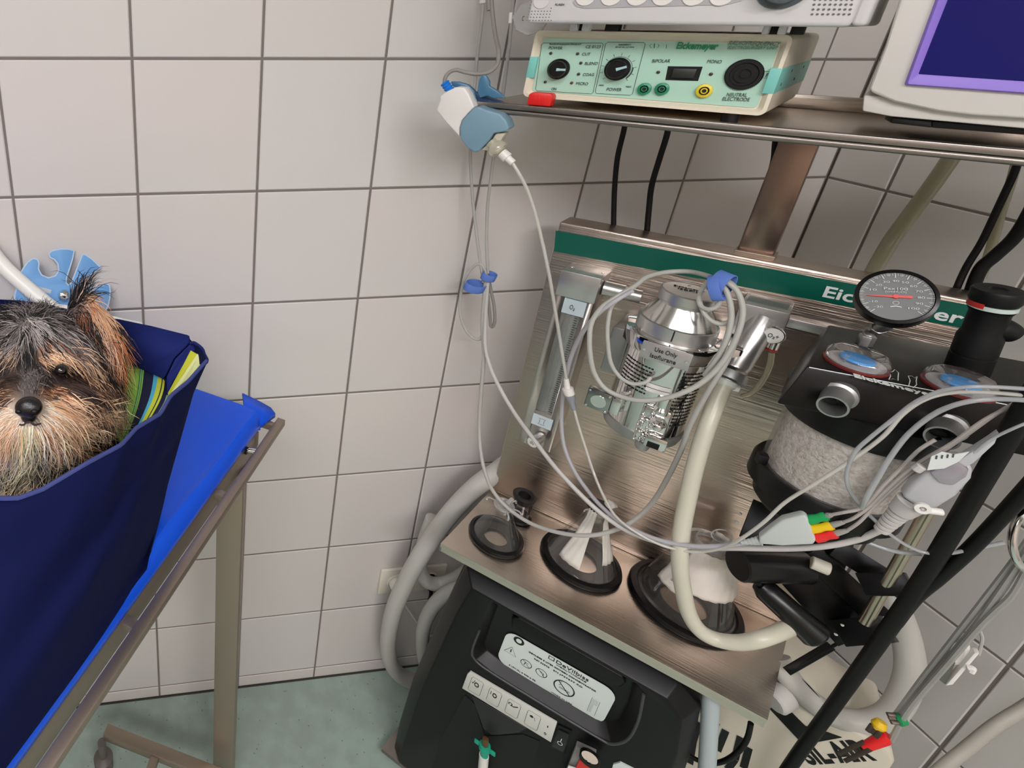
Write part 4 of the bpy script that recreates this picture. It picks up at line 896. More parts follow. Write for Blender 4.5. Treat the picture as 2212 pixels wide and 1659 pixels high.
# rocker switch, flowmeter tube, green connector
s_a = [P(1206, 1563, Wf), P(1236, 1577, Wf), P(1222, 1626, Wf), P(1188, 1609, Wf)]
G().prism(s_a, -W * .003).build('switch_frame', BLACK, oc, bevel=.0008)
sm_ = sum(s_a, V()) / 4; s_b = [sm_ + (p - sm_) * .78 - W * .003 for p in s_a]
rk = G().prism(s_b, -W * .003).build('power_switch', mat('switch_black', (22, 22, 23), .3), oc, bevel=.0008)
G().strip(circ(sm_ - W * .0066 - UP * .006, U * .0035, UP * .004, 20), .0010, NF, closed=True).build('off_mark', PRINTW, rk, smooth=0)
G().strip([sm_ - W * .0066 - UP * .001, sm_ - W * .0066 + UP * .007], .0010, NF).build('on_mark', PRINTW, rk, smooth=0)
fq = P(1268, 1640, Wf - .03); fd = UP
G().prism([P(1246, 1598, Wf), P(1290, 1618, Wf), P(1262, 1700, Wf), P(1214, 1680, Wf)], -W * .012).build('flow_housing', mat('clear_grey_block', (128, 126, 124), .15, spec=.6), oc, bevel=.002)
G().lathe(P(1275, 1632, Wf - .014), -W, [(0, 0), (.0145, 0), (.0145, .010), (.013, .011), (0, .011)], 32).build('flow_knob', BLACK, oc)
G().lathe(P(1274, 1636, Wf - .0255), -W, [(0, 0), (.0115, 0), (.0115, .0006), (0, .0006)], 32).build('flow_knob_cap', mat('ivory_cap', (222, 206, 190), .4), oc)
G().tube([P(1266, 1642, Wf - .0264), P(1269, 1648, Wf - .0264), P(1276, 1649, Wf - .0264)], .0012, 6).build('cap_notch', BLACK, oc)
G().prism([P(1252, 1638, Wf - .0125), P(1288, 1655, Wf - .0125), P(1270, 1700, Wf - .0125), P(1228, 1690, Wf - .0125)], -W * .004).build('red_scale', MATS['red_ring'], oc, bevel=.0006)
G().prism([P(1228, 1652, Wf - .0168), P(1262, 1664, Wf - .0168), P(1250, 1700, Wf - .0168), P(1210, 1690, Wf - .0168)], -W * .003).build('white_scale', WHITEP, oc, bevel=.0006)
g = G().prism([P(1325, 1648, Wf), P(1340, 1644, Wf), P(1376, 1662, Wf), P(1370, 1720, Wf), P(1312, 1700, Wf)], -W * .003); g.build('lower_label', LB, oc, smooth=0)
# humidifier niche and nose
nz = [P(1020, 1500, Wf), P(1045, 1570, Wf), P(1062, 1584, Wf), P(1080, 1584, Wf), P(1125, 1578, Wf), P(1140, 1570, Wf)]
G().prism(nz, -W * .004).build('nose_panel', mat('nose_grey', (34, 33, 33), .45), oc, bevel=.0015, bseg=3)
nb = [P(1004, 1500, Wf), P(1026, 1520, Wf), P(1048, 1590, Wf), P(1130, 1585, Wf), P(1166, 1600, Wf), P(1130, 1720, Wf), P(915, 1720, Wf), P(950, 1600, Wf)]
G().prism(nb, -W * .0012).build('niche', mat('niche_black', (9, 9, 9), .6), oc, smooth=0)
q = P(1049, 1596, Wf - .02); qd = (P(1044, 1650, Wf - .02) - q).normalized()
G().cyl(q, q + qd * .026, .0062, seg=6).build('brass_nipple', mat('brass_brown', (120, 88, 58), .4, .6), oc, bevel=.0006)
GRC = mat('green_connector', (22, 158, 128), .35)
q1 = q + qd * .016
hc = tag(G().lathe(q1, qd, [(.0062, 0), (.0098, .001), (.0105, .012), (.0075, .018), (.0062, .024), (.0075, .030), (0, .031)], 28).build('hose_connector', GRC), None, None)
tag(hc, 'green winged hose connector screwed below the concentrator label', 'connector')
for sgn in (-1, 1):
    G().fbox(q1 + U * (.009 * sgn) - U * (.0 if sgn > 0 else .010) + qd * .003 - W * .002, U * .010, qd * .010, W * .004).build('wing', GRC, hc, bevel=.0015)
tag(G().tube([q1 + qd * .029, q1 + qd * .07, q1 + qd * .13], .0085, 20, smooth=2).build('white_hose', WHITEP), 'short white hose hanging from the green winged connector', 'hose')

# ================================================================== wall sockets behind the machine
SKM = mat('socket_cream', (226, 220, 205), .35)
ws = thing('wall_socket', BW(890, 1246), 'cream double wall socket low on the tiled wall behind the white hoses', 'socket')
for k, (x0_, y0_, x1_, y1_) in enumerate(((818, 1222, 886, 1282), (886, 1216, 958, 1276))):
    a, b = BW(x0_, (y0_ + y1_) / 2), BW(x1_, (y0_ + y1_) / 2 - 5); zc_ = (a.z + b.z) / 2; w2 = (b.x - a.x); h2 = .079
    fr = G().fbox((a.x, -.008, zc_ - h2 / 2), V((w2, 0, 0)), V((0, .0078, 0)), V((0, 0, h2))).build('socket_frame', SKM, ws, bevel=.0025)
    G().lathe(V(((a.x + b.x) / 2, -.0082, zc_)), V((0, -1, 0)), [(.019, 0), (.0225, 0), (.0225, .003), (.0205, .004), (.019, .0)], 32, caps=False).build('socket_collar', SKM, ws)
def socket_c(k):
    x0_, y0_, x1_, y1_ = ((818, 1222, 886, 1282), (886, 1216, 958, 1276))[k]; a, b = BW(x0_, (y0_ + y1_) / 2), BW(x1_, (y0_ + y1_) / 2 - 5); return V(((a.x + b.x) / 2, -.0084, (a.z + b.z) / 2))
s1_ = socket_c(0)
p1_ = thing('mains_plug', s1_, 'round white mains plug with white cord in the left wall socket', 'plug')
G().lathe(s1_, V((0, -1, 0)), [(0, 0), (.0185, 0), (.0185, .012), (.014, .022), (.012, .030), (0, .030)], 32).build('plug_body', WHITEP, p1_)
G().tube([s1_ + V((.008, -.022, -.004)), s1_ + V((.02, -.024, -.02)), BW(872, 1300, -.02), BW(898, 1340, -.02), BW(920, 1368, -.02), BW(935, 1376, -.03), BW(980, 1400, -.03)], .0026, 8).build('cord', WHITEP, p1_)
s2_ = socket_c(1)
p2_ = thing('mains_plug', s2_, 'black mains plug with black cord in the right wall socket', 'plug')
G().lathe(s2_, V((0, -1, 0)), [(0, 0), (.0175, 0), (.0175, .012), (.013, .024), (0, .024)], 32).build('plug_body', BLACK, p2_)
G().tube([s2_ + V((0, -.018, -.01)), s2_ + V((.0, -.022, -.04)), s2_ + V((-.004, -.02, -.08)), s2_ + V((.0, -.012, -.13)), s2_ + V((.02, -.008, -.22)), s2_ + V((.06, -.02, -.29)), s2_ + V((.1, -.05, -.30))], .0045, 10).build('cord', BLKC, p2_)

# ================================================================== examination table with its rail, leg and base
et = thing('examination_table', V((.33, -.22, 0)), 'brushed steel examination table with side rail, at left in front of the tiled wall', 'table')
TZt = .95; TD = V((.58063, .81416, 0)); TN = V((.81416, -.58063, 0))     # along the table, towards the room side
def TP(x, y, z=TZt): return ZP(x, y, z)
ra, rb_ = TP(600, 968), TP(20, 1650)
# inner frame beam: top edge runs along (508,1000)..(16,1655)
ia = TP(508, 1000); ib = ia - TD * .62
edge = G().fbox(ib - UP * .034 - TN * .022, TD * (.62 + .085), TN * .022, UP * .034); edge.build('frame_beam', FRAME, et, bevel=.0015)
oa = TP(614, 908); r_l = .75
G().fbox(oa - UP * .010 - TD * r_l - TN * .012, TD * r_l, TN * .014, UP * .012).build('side_rail', FRAME, et, bevel=.0012)
eb0 = TP(545, 903); 
G().fbox(oa - TN * .058 - TD * .024 - UP * .011, TN * .048, TD * .010, UP * .012).build('rail_bracket', FRAME, et, bevel=.001)
pn0 = TP(528, 972, .945); pn1 = TP(562, 976, .945)
G().cyl(pn0 - TN * .01, pn1 + TN * .004, .0045, seg=20, bev=.0008).build('rail_pin', CHROME, et)
G().cyl(pn0 - TN * .02, pn0 + TN * .006, .0062, seg=20, bev=.0008).build('pin_socket', mat('pin_dark', (60, 54, 50), .3, .9), et)
for dd in (.20, .42):
    G().fbox(oa - TN * .052 - TD * dd - UP * .012, TN * .042, TD * .012, UP * .010).build('rail_bracket', FRAME, et, bevel=.001)
# frame corner at far end
G().fbox(ia + TD * .06 - UP * .055 - TN * .024, TD * .026, TN * .024, UP * .055).build('frame_corner', FRAME, et, bevel=.0015)
G().fbox(ia + TD * .07 - TN * .5 - UP * .034, TD * .02, TN * .5, UP * .030).build('end_beam', FRAME, et, bevel=.0015)
# leg: a square tube; visible edges at x 463 / 505 / 522 near y 1300
la = ZP(490, 1655, .12); lx = la.x; ly = la.y
lv0 = ZP(463, 1300, 0) ; lw_ = .036
dA = (V((.95, -.31, 0))).normalized(); dB = V((.31, .95, 0))
lc_ = V((lx, ly, 0)) - dB * .0
G().fbox(lc_ - dA * .030, dA * .043, dB * .036, UP * (TZt - .036)).build('leg', FRAME, et, bevel=.002)
q0, q1 = ZP(222, 1588, .15), ZP(478, 1690, .15); dl_ = (q1 - q0); qs = V((-dl_.y, dl_.x, 0)).normalized()
G().fbox(q0 - UP * .020, dl_, qs * .024, UP * .020).build('base_bar', FRAME, et, bevel=.0015)
q2 = q0 + dl_ * .42; G().fbox(q2 - UP * .016 - qs * .2, dl_.normalized() * .018, qs * .2, UP * .014).build('base_bar', FRAME, et, bevel=.0015)
cs = q0 + dl_.normalized() * -.002 + qs * -.004; cs.z = 0
G().lathe(cs, UP, [(0, .0), (.017, .0), (.017, .018), (.020, .04), (.021, .075), (.014, .08), (.009, .082), (.009, .13), (0, .13)], 24).build('castor', mat('castor_grey', (96, 90, 84), .5), et)
G().fbox(oa - TN * .048 - TD * .8 - UP * .02 - TN * .55, TD * .78, TN * .55, UP * .016).build('table_plate', FRAME, et, smooth=0)
# ------------------------------------------------------------------ blue vinyl mat
BM = mat('blue_vinyl', (14, 92, 246), .3, spec=.35, coat=.08, bump=((9, 9, 9), .25, .006))
mo = G(); nu_, nv_ = 40, 18
e0 = ia + TD * .092 + UP * .0; L_ = .70; Wd = .50
def matpt(u, v):   # u along the table (0 far end), v across (0 = rail side)
    s_ = v * (Wd + .06)
    if s_ < .045: h = .001 + .035 * math.sin(s_ / .045 * math.pi / 2); off = .000 - .012 * (1 - math.cos(s_ / .045 * math.pi / 2))
    else: h = .036; off = -.012 - (s_ - .045)
    h += .0025 * math.sin(u * 23) * math.sin(v * 9) - .004 * math.exp(-((s_ - .05) / .012) ** 2) * (.5 + .5 * math.sin(u * 9))
    ff = 1 - .10 * max(0, 1 - u * 6) * 0
    return e0 - TD * (u * L_) + TN * off + UP * h
vs = [matpt(i / nu_, j / nv_ if j > 8 else (j / 8) * .16 * (8 / 8)) if False else matpt(i / nu_, (j / 12) * .12 if j <= 12 else .12 + (j - 12) / (nv_ - 12) * .88) for i in range(nu_ + 1) for j in range(nv_ + 1)]
mo.add(vs, [(i * (nv_ + 1) + j, i * (nv_ + 1) + j + 1, (i + 1) * (nv_ + 1) + j + 1, (i + 1) * (nv_ + 1) + j) for i in range(nu_) for j in range(nv_)])
# far end side wall
far = [matpt(0, (j / 12) * .12 if j <= 12 else .12 + (j - 12) / (nv_ - 12) * .88) for j in range(nv_ + 1)]
mo.add(far + [V((p.x, p.y, TZt - .006)) + TD * .004 for p in far], [(j, j + 1, nv_ + 2 + j, nv_ + 1 + j) for j in range(nv_)])
# folded corner flap
c0_ = matpt(0, .1)
fl = [A(528, 852, 0) ]
fa, fb_, fc_, fd_, fe_ = ZP(524, 849, .985), ZP(560, 866, .975), ZP(585, 880, .965), ZP(595, 893, .960), ZP(556, 918, .958)
ff_, fg_ = ZP(543, 940, .950), ZP(533, 905, .975)
mo.add([fa, fb_, fc_, fd_, fe_, ff_, fg_, fa.lerp(fe_, .5) + UP * .006, fd_ - UP * .008, fe_ - UP * .012], [(0, 1, 7), (1, 2, 7), (2, 3, 7), (3, 4, 7), (4, 5, 7), (5, 6, 7), (6, 0, 7), (3, 8, 9, 4)])
mo = mo.build('table_mat', BM, smooth=50); md = mo.modifiers.new('t', 'SOLIDIFY'); md.thickness = .003
tag(mo, 'glossy bright blue vinyl mat with folded corner, lying on the steel table', 'mat')

# ================================================================== carrier bag trolley on the table
NAVY = mat('navy_canvas', (12, 19, 62), .85, spec=.12, bump=((1400, 1400, 1400), .35, .0006))
NAVY2 = mat('navy_hem', (25, 36, 100), .8, spec=.2, bump=((1400, 1400, 1400), .35, .0006))
tr = thing('shopping_trolley', ZP(150, 1400, .988), 'navy canvas trolley bag with striped lining and slotted light blue wheel, holding the puppy', 'bag')
rim = [(-160, 1040, .47), (-80, 1068, .475), (0, 1079, .48), (41, 1078, .485), (93, 1059, .495), (187, 1003, .515), (262, 963, .54), (295, 926, .56), (347, 895, .585), (368, 857, .60), (407, 825, .625), (446, 781, .65)]
bot = [(-200, 1945, .988), (-100, 1808, .988), (6, 1664, .988), (84, 1560, .988), (160, 1457, .988), (213, 1382, .988), (264, 1306, .988), (290, 1264, .988), (317, 1228, .988)]
rgt = [(446, 781, .65), (430, 816, .65), (411, 861, .655), (396, 910, .66), (377, 955, .665), (370, 1003, .67), (352, 1085, .68), (340, 1134, .69), (325, 1190, .70), (317, 1228, None)]
def resample(pts, n):
    pts = [V(p) for p in pts]; d = [0]
    for i in range(1, len(pts)): d.append(d[-1] + (pts[i] - pts[i - 1]).length)
    out = []
    for k in range(n + 1):
        t = d[-1] * k / n; i = 1
        while i < len(pts) - 1 and d[i] < t: i += 1
        f_ = (t - d[i - 1]) / max(d[i] - d[i - 1], 1e-9); out.append(pts[i - 1].lerp(pts[i], f_))
    return out
NS, NV = 60, 44
Tc = resample([A(*p) for p in rim], NS); Bc = resample([ZP(*p) for p in bot], NS)
Rc = resample([A(*p) if p[2] else ZP(p[0], p[1], .988) for p in rgt], NV)
vs = []
for j in range(NV + 1):
    v = j / NV; base = Tc[-1].lerp(Bc[-1], v); corr = Rc[j] - base
    for i in range(NS + 1):
        s_ = i / NS; p = Tc[i].lerp(Bc[i], v) + corr * (s_ ** 2)
        amp = math.sin(math.pi * min(1, v * 1.15)) * (1 - s_ ** 6)
        fold = .010 * math.sin(7.5 * v + 3.2 * s_ + 1.0) * amp + .006 * math.sin(17 * (v * .8 + s_ * .55) + 2 * s_) * amp + .028 * math.sin(math.pi * v) * math.sin(math.pi * s_ ** .7)
        vs.append(p + (CAM - p).normalized() * fold)
g = G().add(vs, [(j * (NS + 1) + i, j * (NS + 1) + i + 1, (j + 1) * (NS + 1) + i + 1, (j + 1) * (NS + 1) + i) for j in range(NV) for i in range(NS)])
o = g.build('bag_front', NAVY, tr, smooth=80); md = o.modifiers.new('t', 'SOLIDIFY'); md.thickness = .0025; md.offset = -1 if False else 0
G().tube([p + UP * .001 for p in Tc], .0022, 8, smooth=1).build('rim_piping', mat('navy_piping', (52, 62, 120), .7), tr)
# far side wall of the bag and its base, away from the camera
bk_top = [A(446, 781, .65), A(433, 753, .69), A(411, 735, .74), A(409, 725, .76), A(267, 692, .80), A(60, 650, .84), A(-120, 640, .84)]
bt = resample(bk_top, 30); bb = []
for p in bt: q = p.copy(); q.z = .99; bb.append(q)
ncx = 30
# sloped inward so the outer face stays behind the visible edges
ends = resample([Rc[-1], ZP(330, 1100, .99), ZP(300, 1000, .99), ZP(150, 900, .99), ZP(-100, 900, .99)], 30)
vs = []
for j in range(9):
    for i in range(31): vs.append(bt[i].lerp(ends[i], j / 8) if i else Rc[int(j / 8 * NV)])
G().add(vs, [(j * 31 + i, j * 31 + i + 1, (j + 1) * 31 + i + 1, (j + 1) * 31 + i) for j in range(8) for i in range(30)]).build('bag_back', NAVY, tr, smooth=80)
G().add([p for p in ends] + [Bc[int(i * NS / 30)] for i in range(30, -1, -1)], [tuple(range(62))]).build('bag_base', NAVY, tr, smooth=0)
# back hem
h4 = [A(255, 689, .775), A(330, 705, .765), A(409, 726, .745), A(412, 742, .735), A(378, 776, .735), A(361, 812, .735), A(355, 818, .735), A(320, 802, .75), (A(284, 786, .765)), A(250, 772, .775)]
hm = G().add(h4, [(0, 1, 7, 8, 9), (1, 2, 3, 4, 7), (4, 5, 6, 7)]).build('back_hem', NAVY2, tr, smooth=60); md = hm.modifiers.new('t', 'SOLIDIFY'); md.thickness = .006
G().tube([A(250, 772, .772), A(284, 786, .762), A(320, 802, .747), A(355, 818, .732), A(361, 835, .722), A(361, 852, .715)], .0012, 6, smooth=3).build('stitched_edge', NAVY, tr)
# striped lining
strp = [('lime_stripe', (150, 198, 84), (250, 776), (302, 795), (232, 885), (262, 962)), ('dark_stripe', (28, 60, 50), (302, 795), (303.5, 795.5), (262, 962), (263, 963)), ('mint_stripe', (120, 196, 120), (303.5, 795.5), (307, 797), (263, 963), (265, 962)),
        ('dark_stripe', (28, 60, 50), (307, 797), (308, 797.5), (265, 962), (266, 960)), ('lime_stripe', (150, 198, 84), (308, 797.5), (311, 799), (266, 960), (269, 956)), ('navy_stripe', (18, 24, 62), (311, 799), (332, 806), (269, 956), (292, 930)), ('cyan_stripe', (84, 186, 222), (332, 806), (341, 809), (292, 930), (300, 922)),
        ('yellow_stripe', (206, 214, 60), (341, 809), (350, 813), (300, 922), (312, 914)), ('navy_stripe', (18, 24, 62), (350, 813), (352, 814), (312, 914), (316, 911)), ('yellow_stripe', (206, 214, 60), (352, 814), (356, 818), (316, 911), (322, 908)),
        ('navy_stripe', (18, 24, 62), (356, 818), (360, 830), (322, 908), (336, 900)), ('mint_stripe', (150, 200, 150), (360, 830), (362, 852), (336, 900), (366, 868))]
def Bz(a, b, f_, s0=.755, s1=.66):
    bend = math.sin(math.pi * f_) ** 1.0 * 10 * (1 - f_ * .3); return A(a[0] + (b[0] - a[0]) * f_ + bend, a[1] + (b[1] - a[1]) * f_ - bend * .2, s0 + (s1 - s0) * f_)
for nm, rgb, a, b, c_, d_ in strp:
    vs = []
    for k in range(11):
        f_ = k / 10; e = .772 - .030 * ((a[0] - 250) / 110); e2 = .772 - .030 * ((b[0] - 250) / 110)
        vs += [Bz(a, c_, f_, e, .67), Bz(b, d_, f_, e2, .67)]
    o = G().add(vs, [(2 * k, 2 * k + 1, 2 * k + 3, 2 * k + 2) for k in range(10)]).build(nm, mat(nm + str(rgb[0]), rgb, .8, bump=((1400, 1400, 1400), .25, .0006)), tr, smooth=80)
# side hem with yellow band
def quad(name, pts, m_): 
    o = G().add(pts, [tuple(range(len(pts)))]).build(name, m_, tr, smooth=0); md = o.modifiers.new('t', 'SOLIDIFY'); md.thickness = .0015; return o
YB = mat('yellow_band', (204, 208, 52), .8); YB2 = mat('pale_band', (222, 228, 160), .8)
quad('yellow_band', [A(362, 850, .700), A(412, 757, .712), A(428, 766, .695), A(385, 838, .68), A(366, 856, .69)], YB)
quad('pale_band', [A(385, 838, .68), A(428, 766, .695), A(443, 779, .678), A(408, 820, .66), A(368, 856, .668)], YB2)
quad('side_hem', [A(361, 850, .702), A(360, 815, .71), A(378, 776, .72), A(412, 742, .725), A(432, 752, .712), (A(413, 760, .711)), A(372, 824, .703)], NAVY2)
G().tube([A(412, 742, .722), A(420, 741, .716), A(436, 753, .70), A(441, 765, .69), A(447, 777, .67), A(445, 783, .652)], .0022, 8, smooth=4).build('hem_piping', NAVY2, tr)
# white frame tube and light blue slotted wheel
TUBW = mat('white_enamel', (236, 234, 228), .3)
G().tube([A(-60, 482, .93), A(0, 566, .93), A(55, 618, .93), A(115, 668, .93), A(180, 720, .93)], .0125, 20, smooth=4).build('frame_tube', TUBW, tr)
G().tube([A(-40, 652, .88), A(30, 660, .88), A(140, 668, .88), A(240, 692, .86), A(270, 699, .84), A(300, 706, .80)], .007, 16, smooth=4).build('frame_tube', TUBW, tr)
wh = [(85, 420), (100, 370), (118, 300), (135, 265), (160, 232), (190, 210), (215, 215), (225, 235), (222, 270), (240, 305), (280, 322), (320, 310), (340, 280), (335, 240), (315, 215), (290, 203), (283, 182), (300, 165), (350, 155), (400, 156), (428, 166), (420, 210), (385, 320), (383, 350), (395, 363), (412, 352), (440, 280), (475, 192), (490, 186), (530, 212), (582, 262), (565, 275), (485, 325), (476, 345), (480, 375), (500, 388), (540, 376), (615, 356), (632, 365), (637, 400), (634, 440), (628, 470), (600, 540), (520, 640), (400, 690), (250, 680), (140, 600), (90, 500)]
wc = A(138, 638, .96); wn = (CAM - wc).normalized(); wn = (wn + V((.1, 0, -.1))).normalized()
def WP(x, y, off=0): return PL(x / 2.676, 480 + y / 2.676, wc + wn * off, wn)
w_ = G().prism([WP(*p) for p in wh], -wn * .006).build('wheel', mat('light_blue_plastic', (104, 158, 212), .5), tr, bevel=.0012)
G().strip([WP(*p, .0003) for p in wh], .0022, wn, closed=True).build('wheel_edge', mat('pale_blue_edge', (176, 200, 224), .5), w_, smooth=0)
G().strip([WP(180, 372, .0004), WP(295, 402, .0004)], .0065, wn).build('wheel_slot', mat('slot_pale', (186, 190, 196), .6), w_, smooth=0)
G().lathe(wc + wn * .0003, wn, [(0, 0), (.0105, 0), (.0105, .003), (.008, .008), (.004, .0105), (0, .011)], 28).build('axle_cap', CHROME, w_)

# ================================================================== the puppy
T0 = .665
def DP(x, y, dz=0.): return A(x, y, T0 - dz)
ps_ = T0 / F
dog = thing('puppy', DP(60, 1150), 'small fluffy black and tan terrier puppy looking out of the navy bag', 'dog')
XH = XR; YH = YD; ZH = -ZF
def de(g, x, y, dz, rx, ry, rz, ang=0):
    c_ = DP(x, y, dz); a = math.radians(ang); ax = XH * math.cos(a) + YH * math.sin(a); ay = YH * math.cos(a) - XH * math.sin(a)
    g.ell(c_, ax * rx * ps_, ay * ry * ps_, ZH * rz, 28, 18)
g = G()
de(g, 50, 785, 0, 158, 118, .078); de(g, 60, 872, .03, 150, 78, .060); de(g, 60, 905, .062, 92, 56, .048); de(g, 60, 850, .060, 52, 50, .045)
de(g, 58, 1010, -.01, 150, 120, .075); de(g, 60, 1130, -.02, 190, 150, .090); de(g, 175, 850, -.01, 75, 80, .05)
de(g, 215, 715, .0, 88, 36, .013, 56); de(g, 176, 672, -.005, 45, 30, .015, -70); de(g, -95, 730, .0, 88, 36, .013, 124)
tmp = g.build('body', mat('puppy_skin', (90, 66, 52), .8, attr='Col'), None, smooth=0)
md = tmp.modifiers.new('r', 'REMESH'); md.mode = 'VOXEL'; md.voxel_size = .0038; md2 = tmp.modifiers.new('s', 'SMOOTH'); md2.factor = .5; md2.iterations = 3
dg = bpy.context.evaluated_depsgraph_get(); me = bpy.data.meshes.new_from_object(tmp.evaluated_get(dg)); loc0 = tmp.location.copy()
bpy.data.objects.remove(tmp); me.shade_smooth()
body = bpy.data.objects.new('body', me); COL.objects.link(body); body.location = loc0; attach(body, dog)
# fur: anchors in image pixels -> (x, y, colours, flow direction, length mm, lift, curl)
BK = (26, 23, 24); GY = (128, 120, 118); LG = (176, 168, 164); TN = (214, 168, 130); OR = (178, 112, 74); PE = (240, 200, 166); CW = (240, 224, 208); YE = (226, 214, 176); BR = (74, 54, 46); DB = (44, 34, 32); PK = (218, 180, 160)
ANC = [
 (30, 672, [BK, BK, GY], (-.3, -.5), 20, .5, .2), (90, 668, [BK, GY, BK], (.2, -.5), 20, .5, .2), (140, 672, [BK, GY], (.3, -.2), 20, .4, .1), (0, 690, [BK, GY], (-.5, .3), 22, .5, .1),
 (60, 710, [GY, BK, LG], (-.05, .9), 26, .3, .05), (20, 730, [GY, LG, BK], (-.5, .7), 26, .3, .05), (100, 715, [GY, LG, BK], (.4, .8), 26, .3, .05), (-20, 740, [TN, BK, GY], (-.7, .6), 26, .3, .1),
 (70, 745, [BK, BK, GY], (0, .9), 20, .2, .05), (135, 730, [GY, BR, LG], (.8, .35), 28, .3, .05), (95, 750, [OR, BK, TN], (.5, .3), 12, .2, .1), (60, 780, [BK, DB], (0, .8), 12, .2, .05),
 (110, 768, [TN, PE, TN], (.95, .25), 26, .25, .1), (150, 762, [TN, GY, PE], (.95, .2), 32, .25, .15), (195, 772, [TN, BR, PE], (.8, .5), 34, .3, .2), (170, 735, [GY, BR, BK], (.9, .2), 28, .3, .1), (10, 765, [TN, PE, BR], (-.9, .2), 22, .25, .1),
 (200, 705, [BK, BK, BR], (.5, .8), 22, .3, .1), (215, 790, [BK, BK, BR], (.3, .9), 26, .3, .1), (190, 740, [BK, BR], (.6, .6), 24, .3, .1),
 (140, 798, [DB, BK, BK], (.6, .4), 14, .15, .0), (118, 800, [DB, BK, BK], (.4, .4), 12, .2, .0), (134, 816, [DB, BK, BR], (.7, .3), 14, .15, .0), (130, 784, [BK, BK, DB], (.6, .6), 16, .3, .0), (-5, 784, [BK, DB, BK], (-.6, .6), 14, .3, .0), (0, 795, [DB, BK], (-.6, .4), 14, .15, .0), (70, 812, [GY, BK, GY], (0, -.6), 8, .15, .0), (60, 835, [GY, DB, GY], (0, -.8), 6, .1, .0), (30, 825, [BR, DB], (-.5, -.2), 10, .15, .0), (105, 825, [BR, DB, GY], (.7, .0), 14, .15, .0),
 (110, 848, [OR, TN, BR], (.9, .0), 14, .2, .1), (15, 848, [BR, TN], (-.9, .0), 14, .2, .1), (165, 830, [BR, DB, BR], (.9, .35), 26, .2, .1), (205, 835, [BR, DB, TN], (.8, .6), 26, .3, .15), (185, 865, [DB, BR, TN], (.8, .5), 24, .3, .2),
 (60, 905, [CW, CW, GY], (0, 1), 8, .15, .0), (100, 890, [CW, PE, CW], (.9, .2), 16, .2, .0), (20, 890, [CW, PE, CW], (-.9, .2), 16, .2, .0), (140, 880, [PE, TN, PE], (1, .1), 24, .2, .05), (165, 905, [PE, TN, PE], (.95, .35), 26, .2, .1), (-30, 890, [PE, TN], (-1, .1), 22, .2, .05),
 (95, 925, [PE, CW, TN], (.6, .7), 24, .2, .1), (25, 925, [PE, CW, TN], (-.5, .8), 24, .2, .1), (60, 940, [YE, CW, YE], (0, 1), 24, .25, .1), (130, 945, [TN, PE, YE], (.5, .8), 28, .25, .3), (0, 950, [PE, YE], (-.3, .9), 26, .25, .2),
 (60, 985, [YE, YE, LG], (-.1, 1), 34, .35, .9), (110, 990, [YE, BK, LG], (.2, 1), 34, .35, 1.0), (170, 965, [BK, YE, TN], (.6, .7), 30, .35, .8), (15, 990, [BK, LG, YE], (-.2, 1), 32, .35, .6),
 (235, 860, [TN, BR, YE], (.7, .6), 24, .35, .3), (230, 900, [TN, BK, YE], (.6, .7), 24, .35, .3), (210, 945, [BK, BK, TN], (.6, .7), 26, .35, .4), (190, 1000, [BK, BK], (.4, .8), 28, .35, .5),
 (60, 1040, [GY, BK, TN], (0, 1), 34, .35, .5), (0, 1050, [TN, YE, BK], (-.1, 1), 34, .35, .4), (120, 1040, [BK, BK, GY], (.2, 1), 32, .35, .6), (30, 1090, [TN, BR, BK], (0, 1), 30, .3, .3), (160, 1060, [BK, BK], (.2, 1), 28, .3, .4),
 (195, 655, [TN, OR, PK], (.55, .8), 18, .35, .1), (215, 690, [PK, TN, TN], (.5, .85), 22, .3, .05), (235, 730, [PK, TN, OR], (.35, .9), 24, .3, .05), (255, 765, [OR, TN, TN], (.2, .95), 22, .3, .05), (168, 640, [BK, BK, BK], (.1, -1), 30, .5, .2), (180, 690, [BK, OR], (.2, .9), 20, .3, .1),
 (262, 700, [BK, BK, BR], (.7, .7), 24, .5, .1), (275, 740, [BK, OR, BK], (.6, .8), 24, .5, .1), (285, 755, [BK, OR], (.4, .9), 18, .4, .1),
 (-130, 700, [BK, BK], (-.5, .8), 22, .3, .1), (-110, 760, [TN, OR], (-.3, .9), 22, .3, .1), (-100, 850, [TN, BR], (-.8, .5), 26, .3, .1), (-100, 1000, [BK, BR], (-.3, .9), 30, .3, .3)]
AXY = np.array([a[:2] for a in ANC], float); AFL = np.array([a[3] for a in ANC], float); ALEN = np.array([a[4] for a in ANC], float); ALIFT = np.array([a[5] for a in ANC]); ACURL = np.array([a[6] for a in ANC])
ACOL = np.array([[s2l(c) for c in (a[2] * 3)[:3]] for a in ANC])
xr, yd, zf, camv = np.array(XR), np.array(YD), np.array(ZF), np.array(CAM)
def local_xy(p):   # coordinates in the puppy's own face plane, in units of the anchors
    q = p - camv; t = q @ zf; return np.stack([CX + F * (q @ xr) / t, CY + F * (q @ yd) / t], 1)
nvt = len(me.vertices); vco = np.empty(nvt * 3); me.vertices.foreach_get('co', vco); vco = vco.reshape(-1, 3) + np.array(loc0)
me.calc_loop_triangles(); nt_ = len(me.loop_triangles); tri = np.empty(nt_ * 3, int); me.loop_triangles.foreach_get('vertices', tri); tri = tri.reshape(-1, 3)
a_, b_, c_ = vco[tri[:, 0]], vco[tri[:, 1]], vco[tri[:, 2]]; nrm = np.cross(b_ - a_, c_ - a_); area = np.linalg.norm(nrm, axis=1) / 2; nrm = nrm / (2 * area[:, None] + 1e-15)
facing = (nrm @ (-zf)) ; wgt = area * np.where(facing > -.35, 1.0, .15)
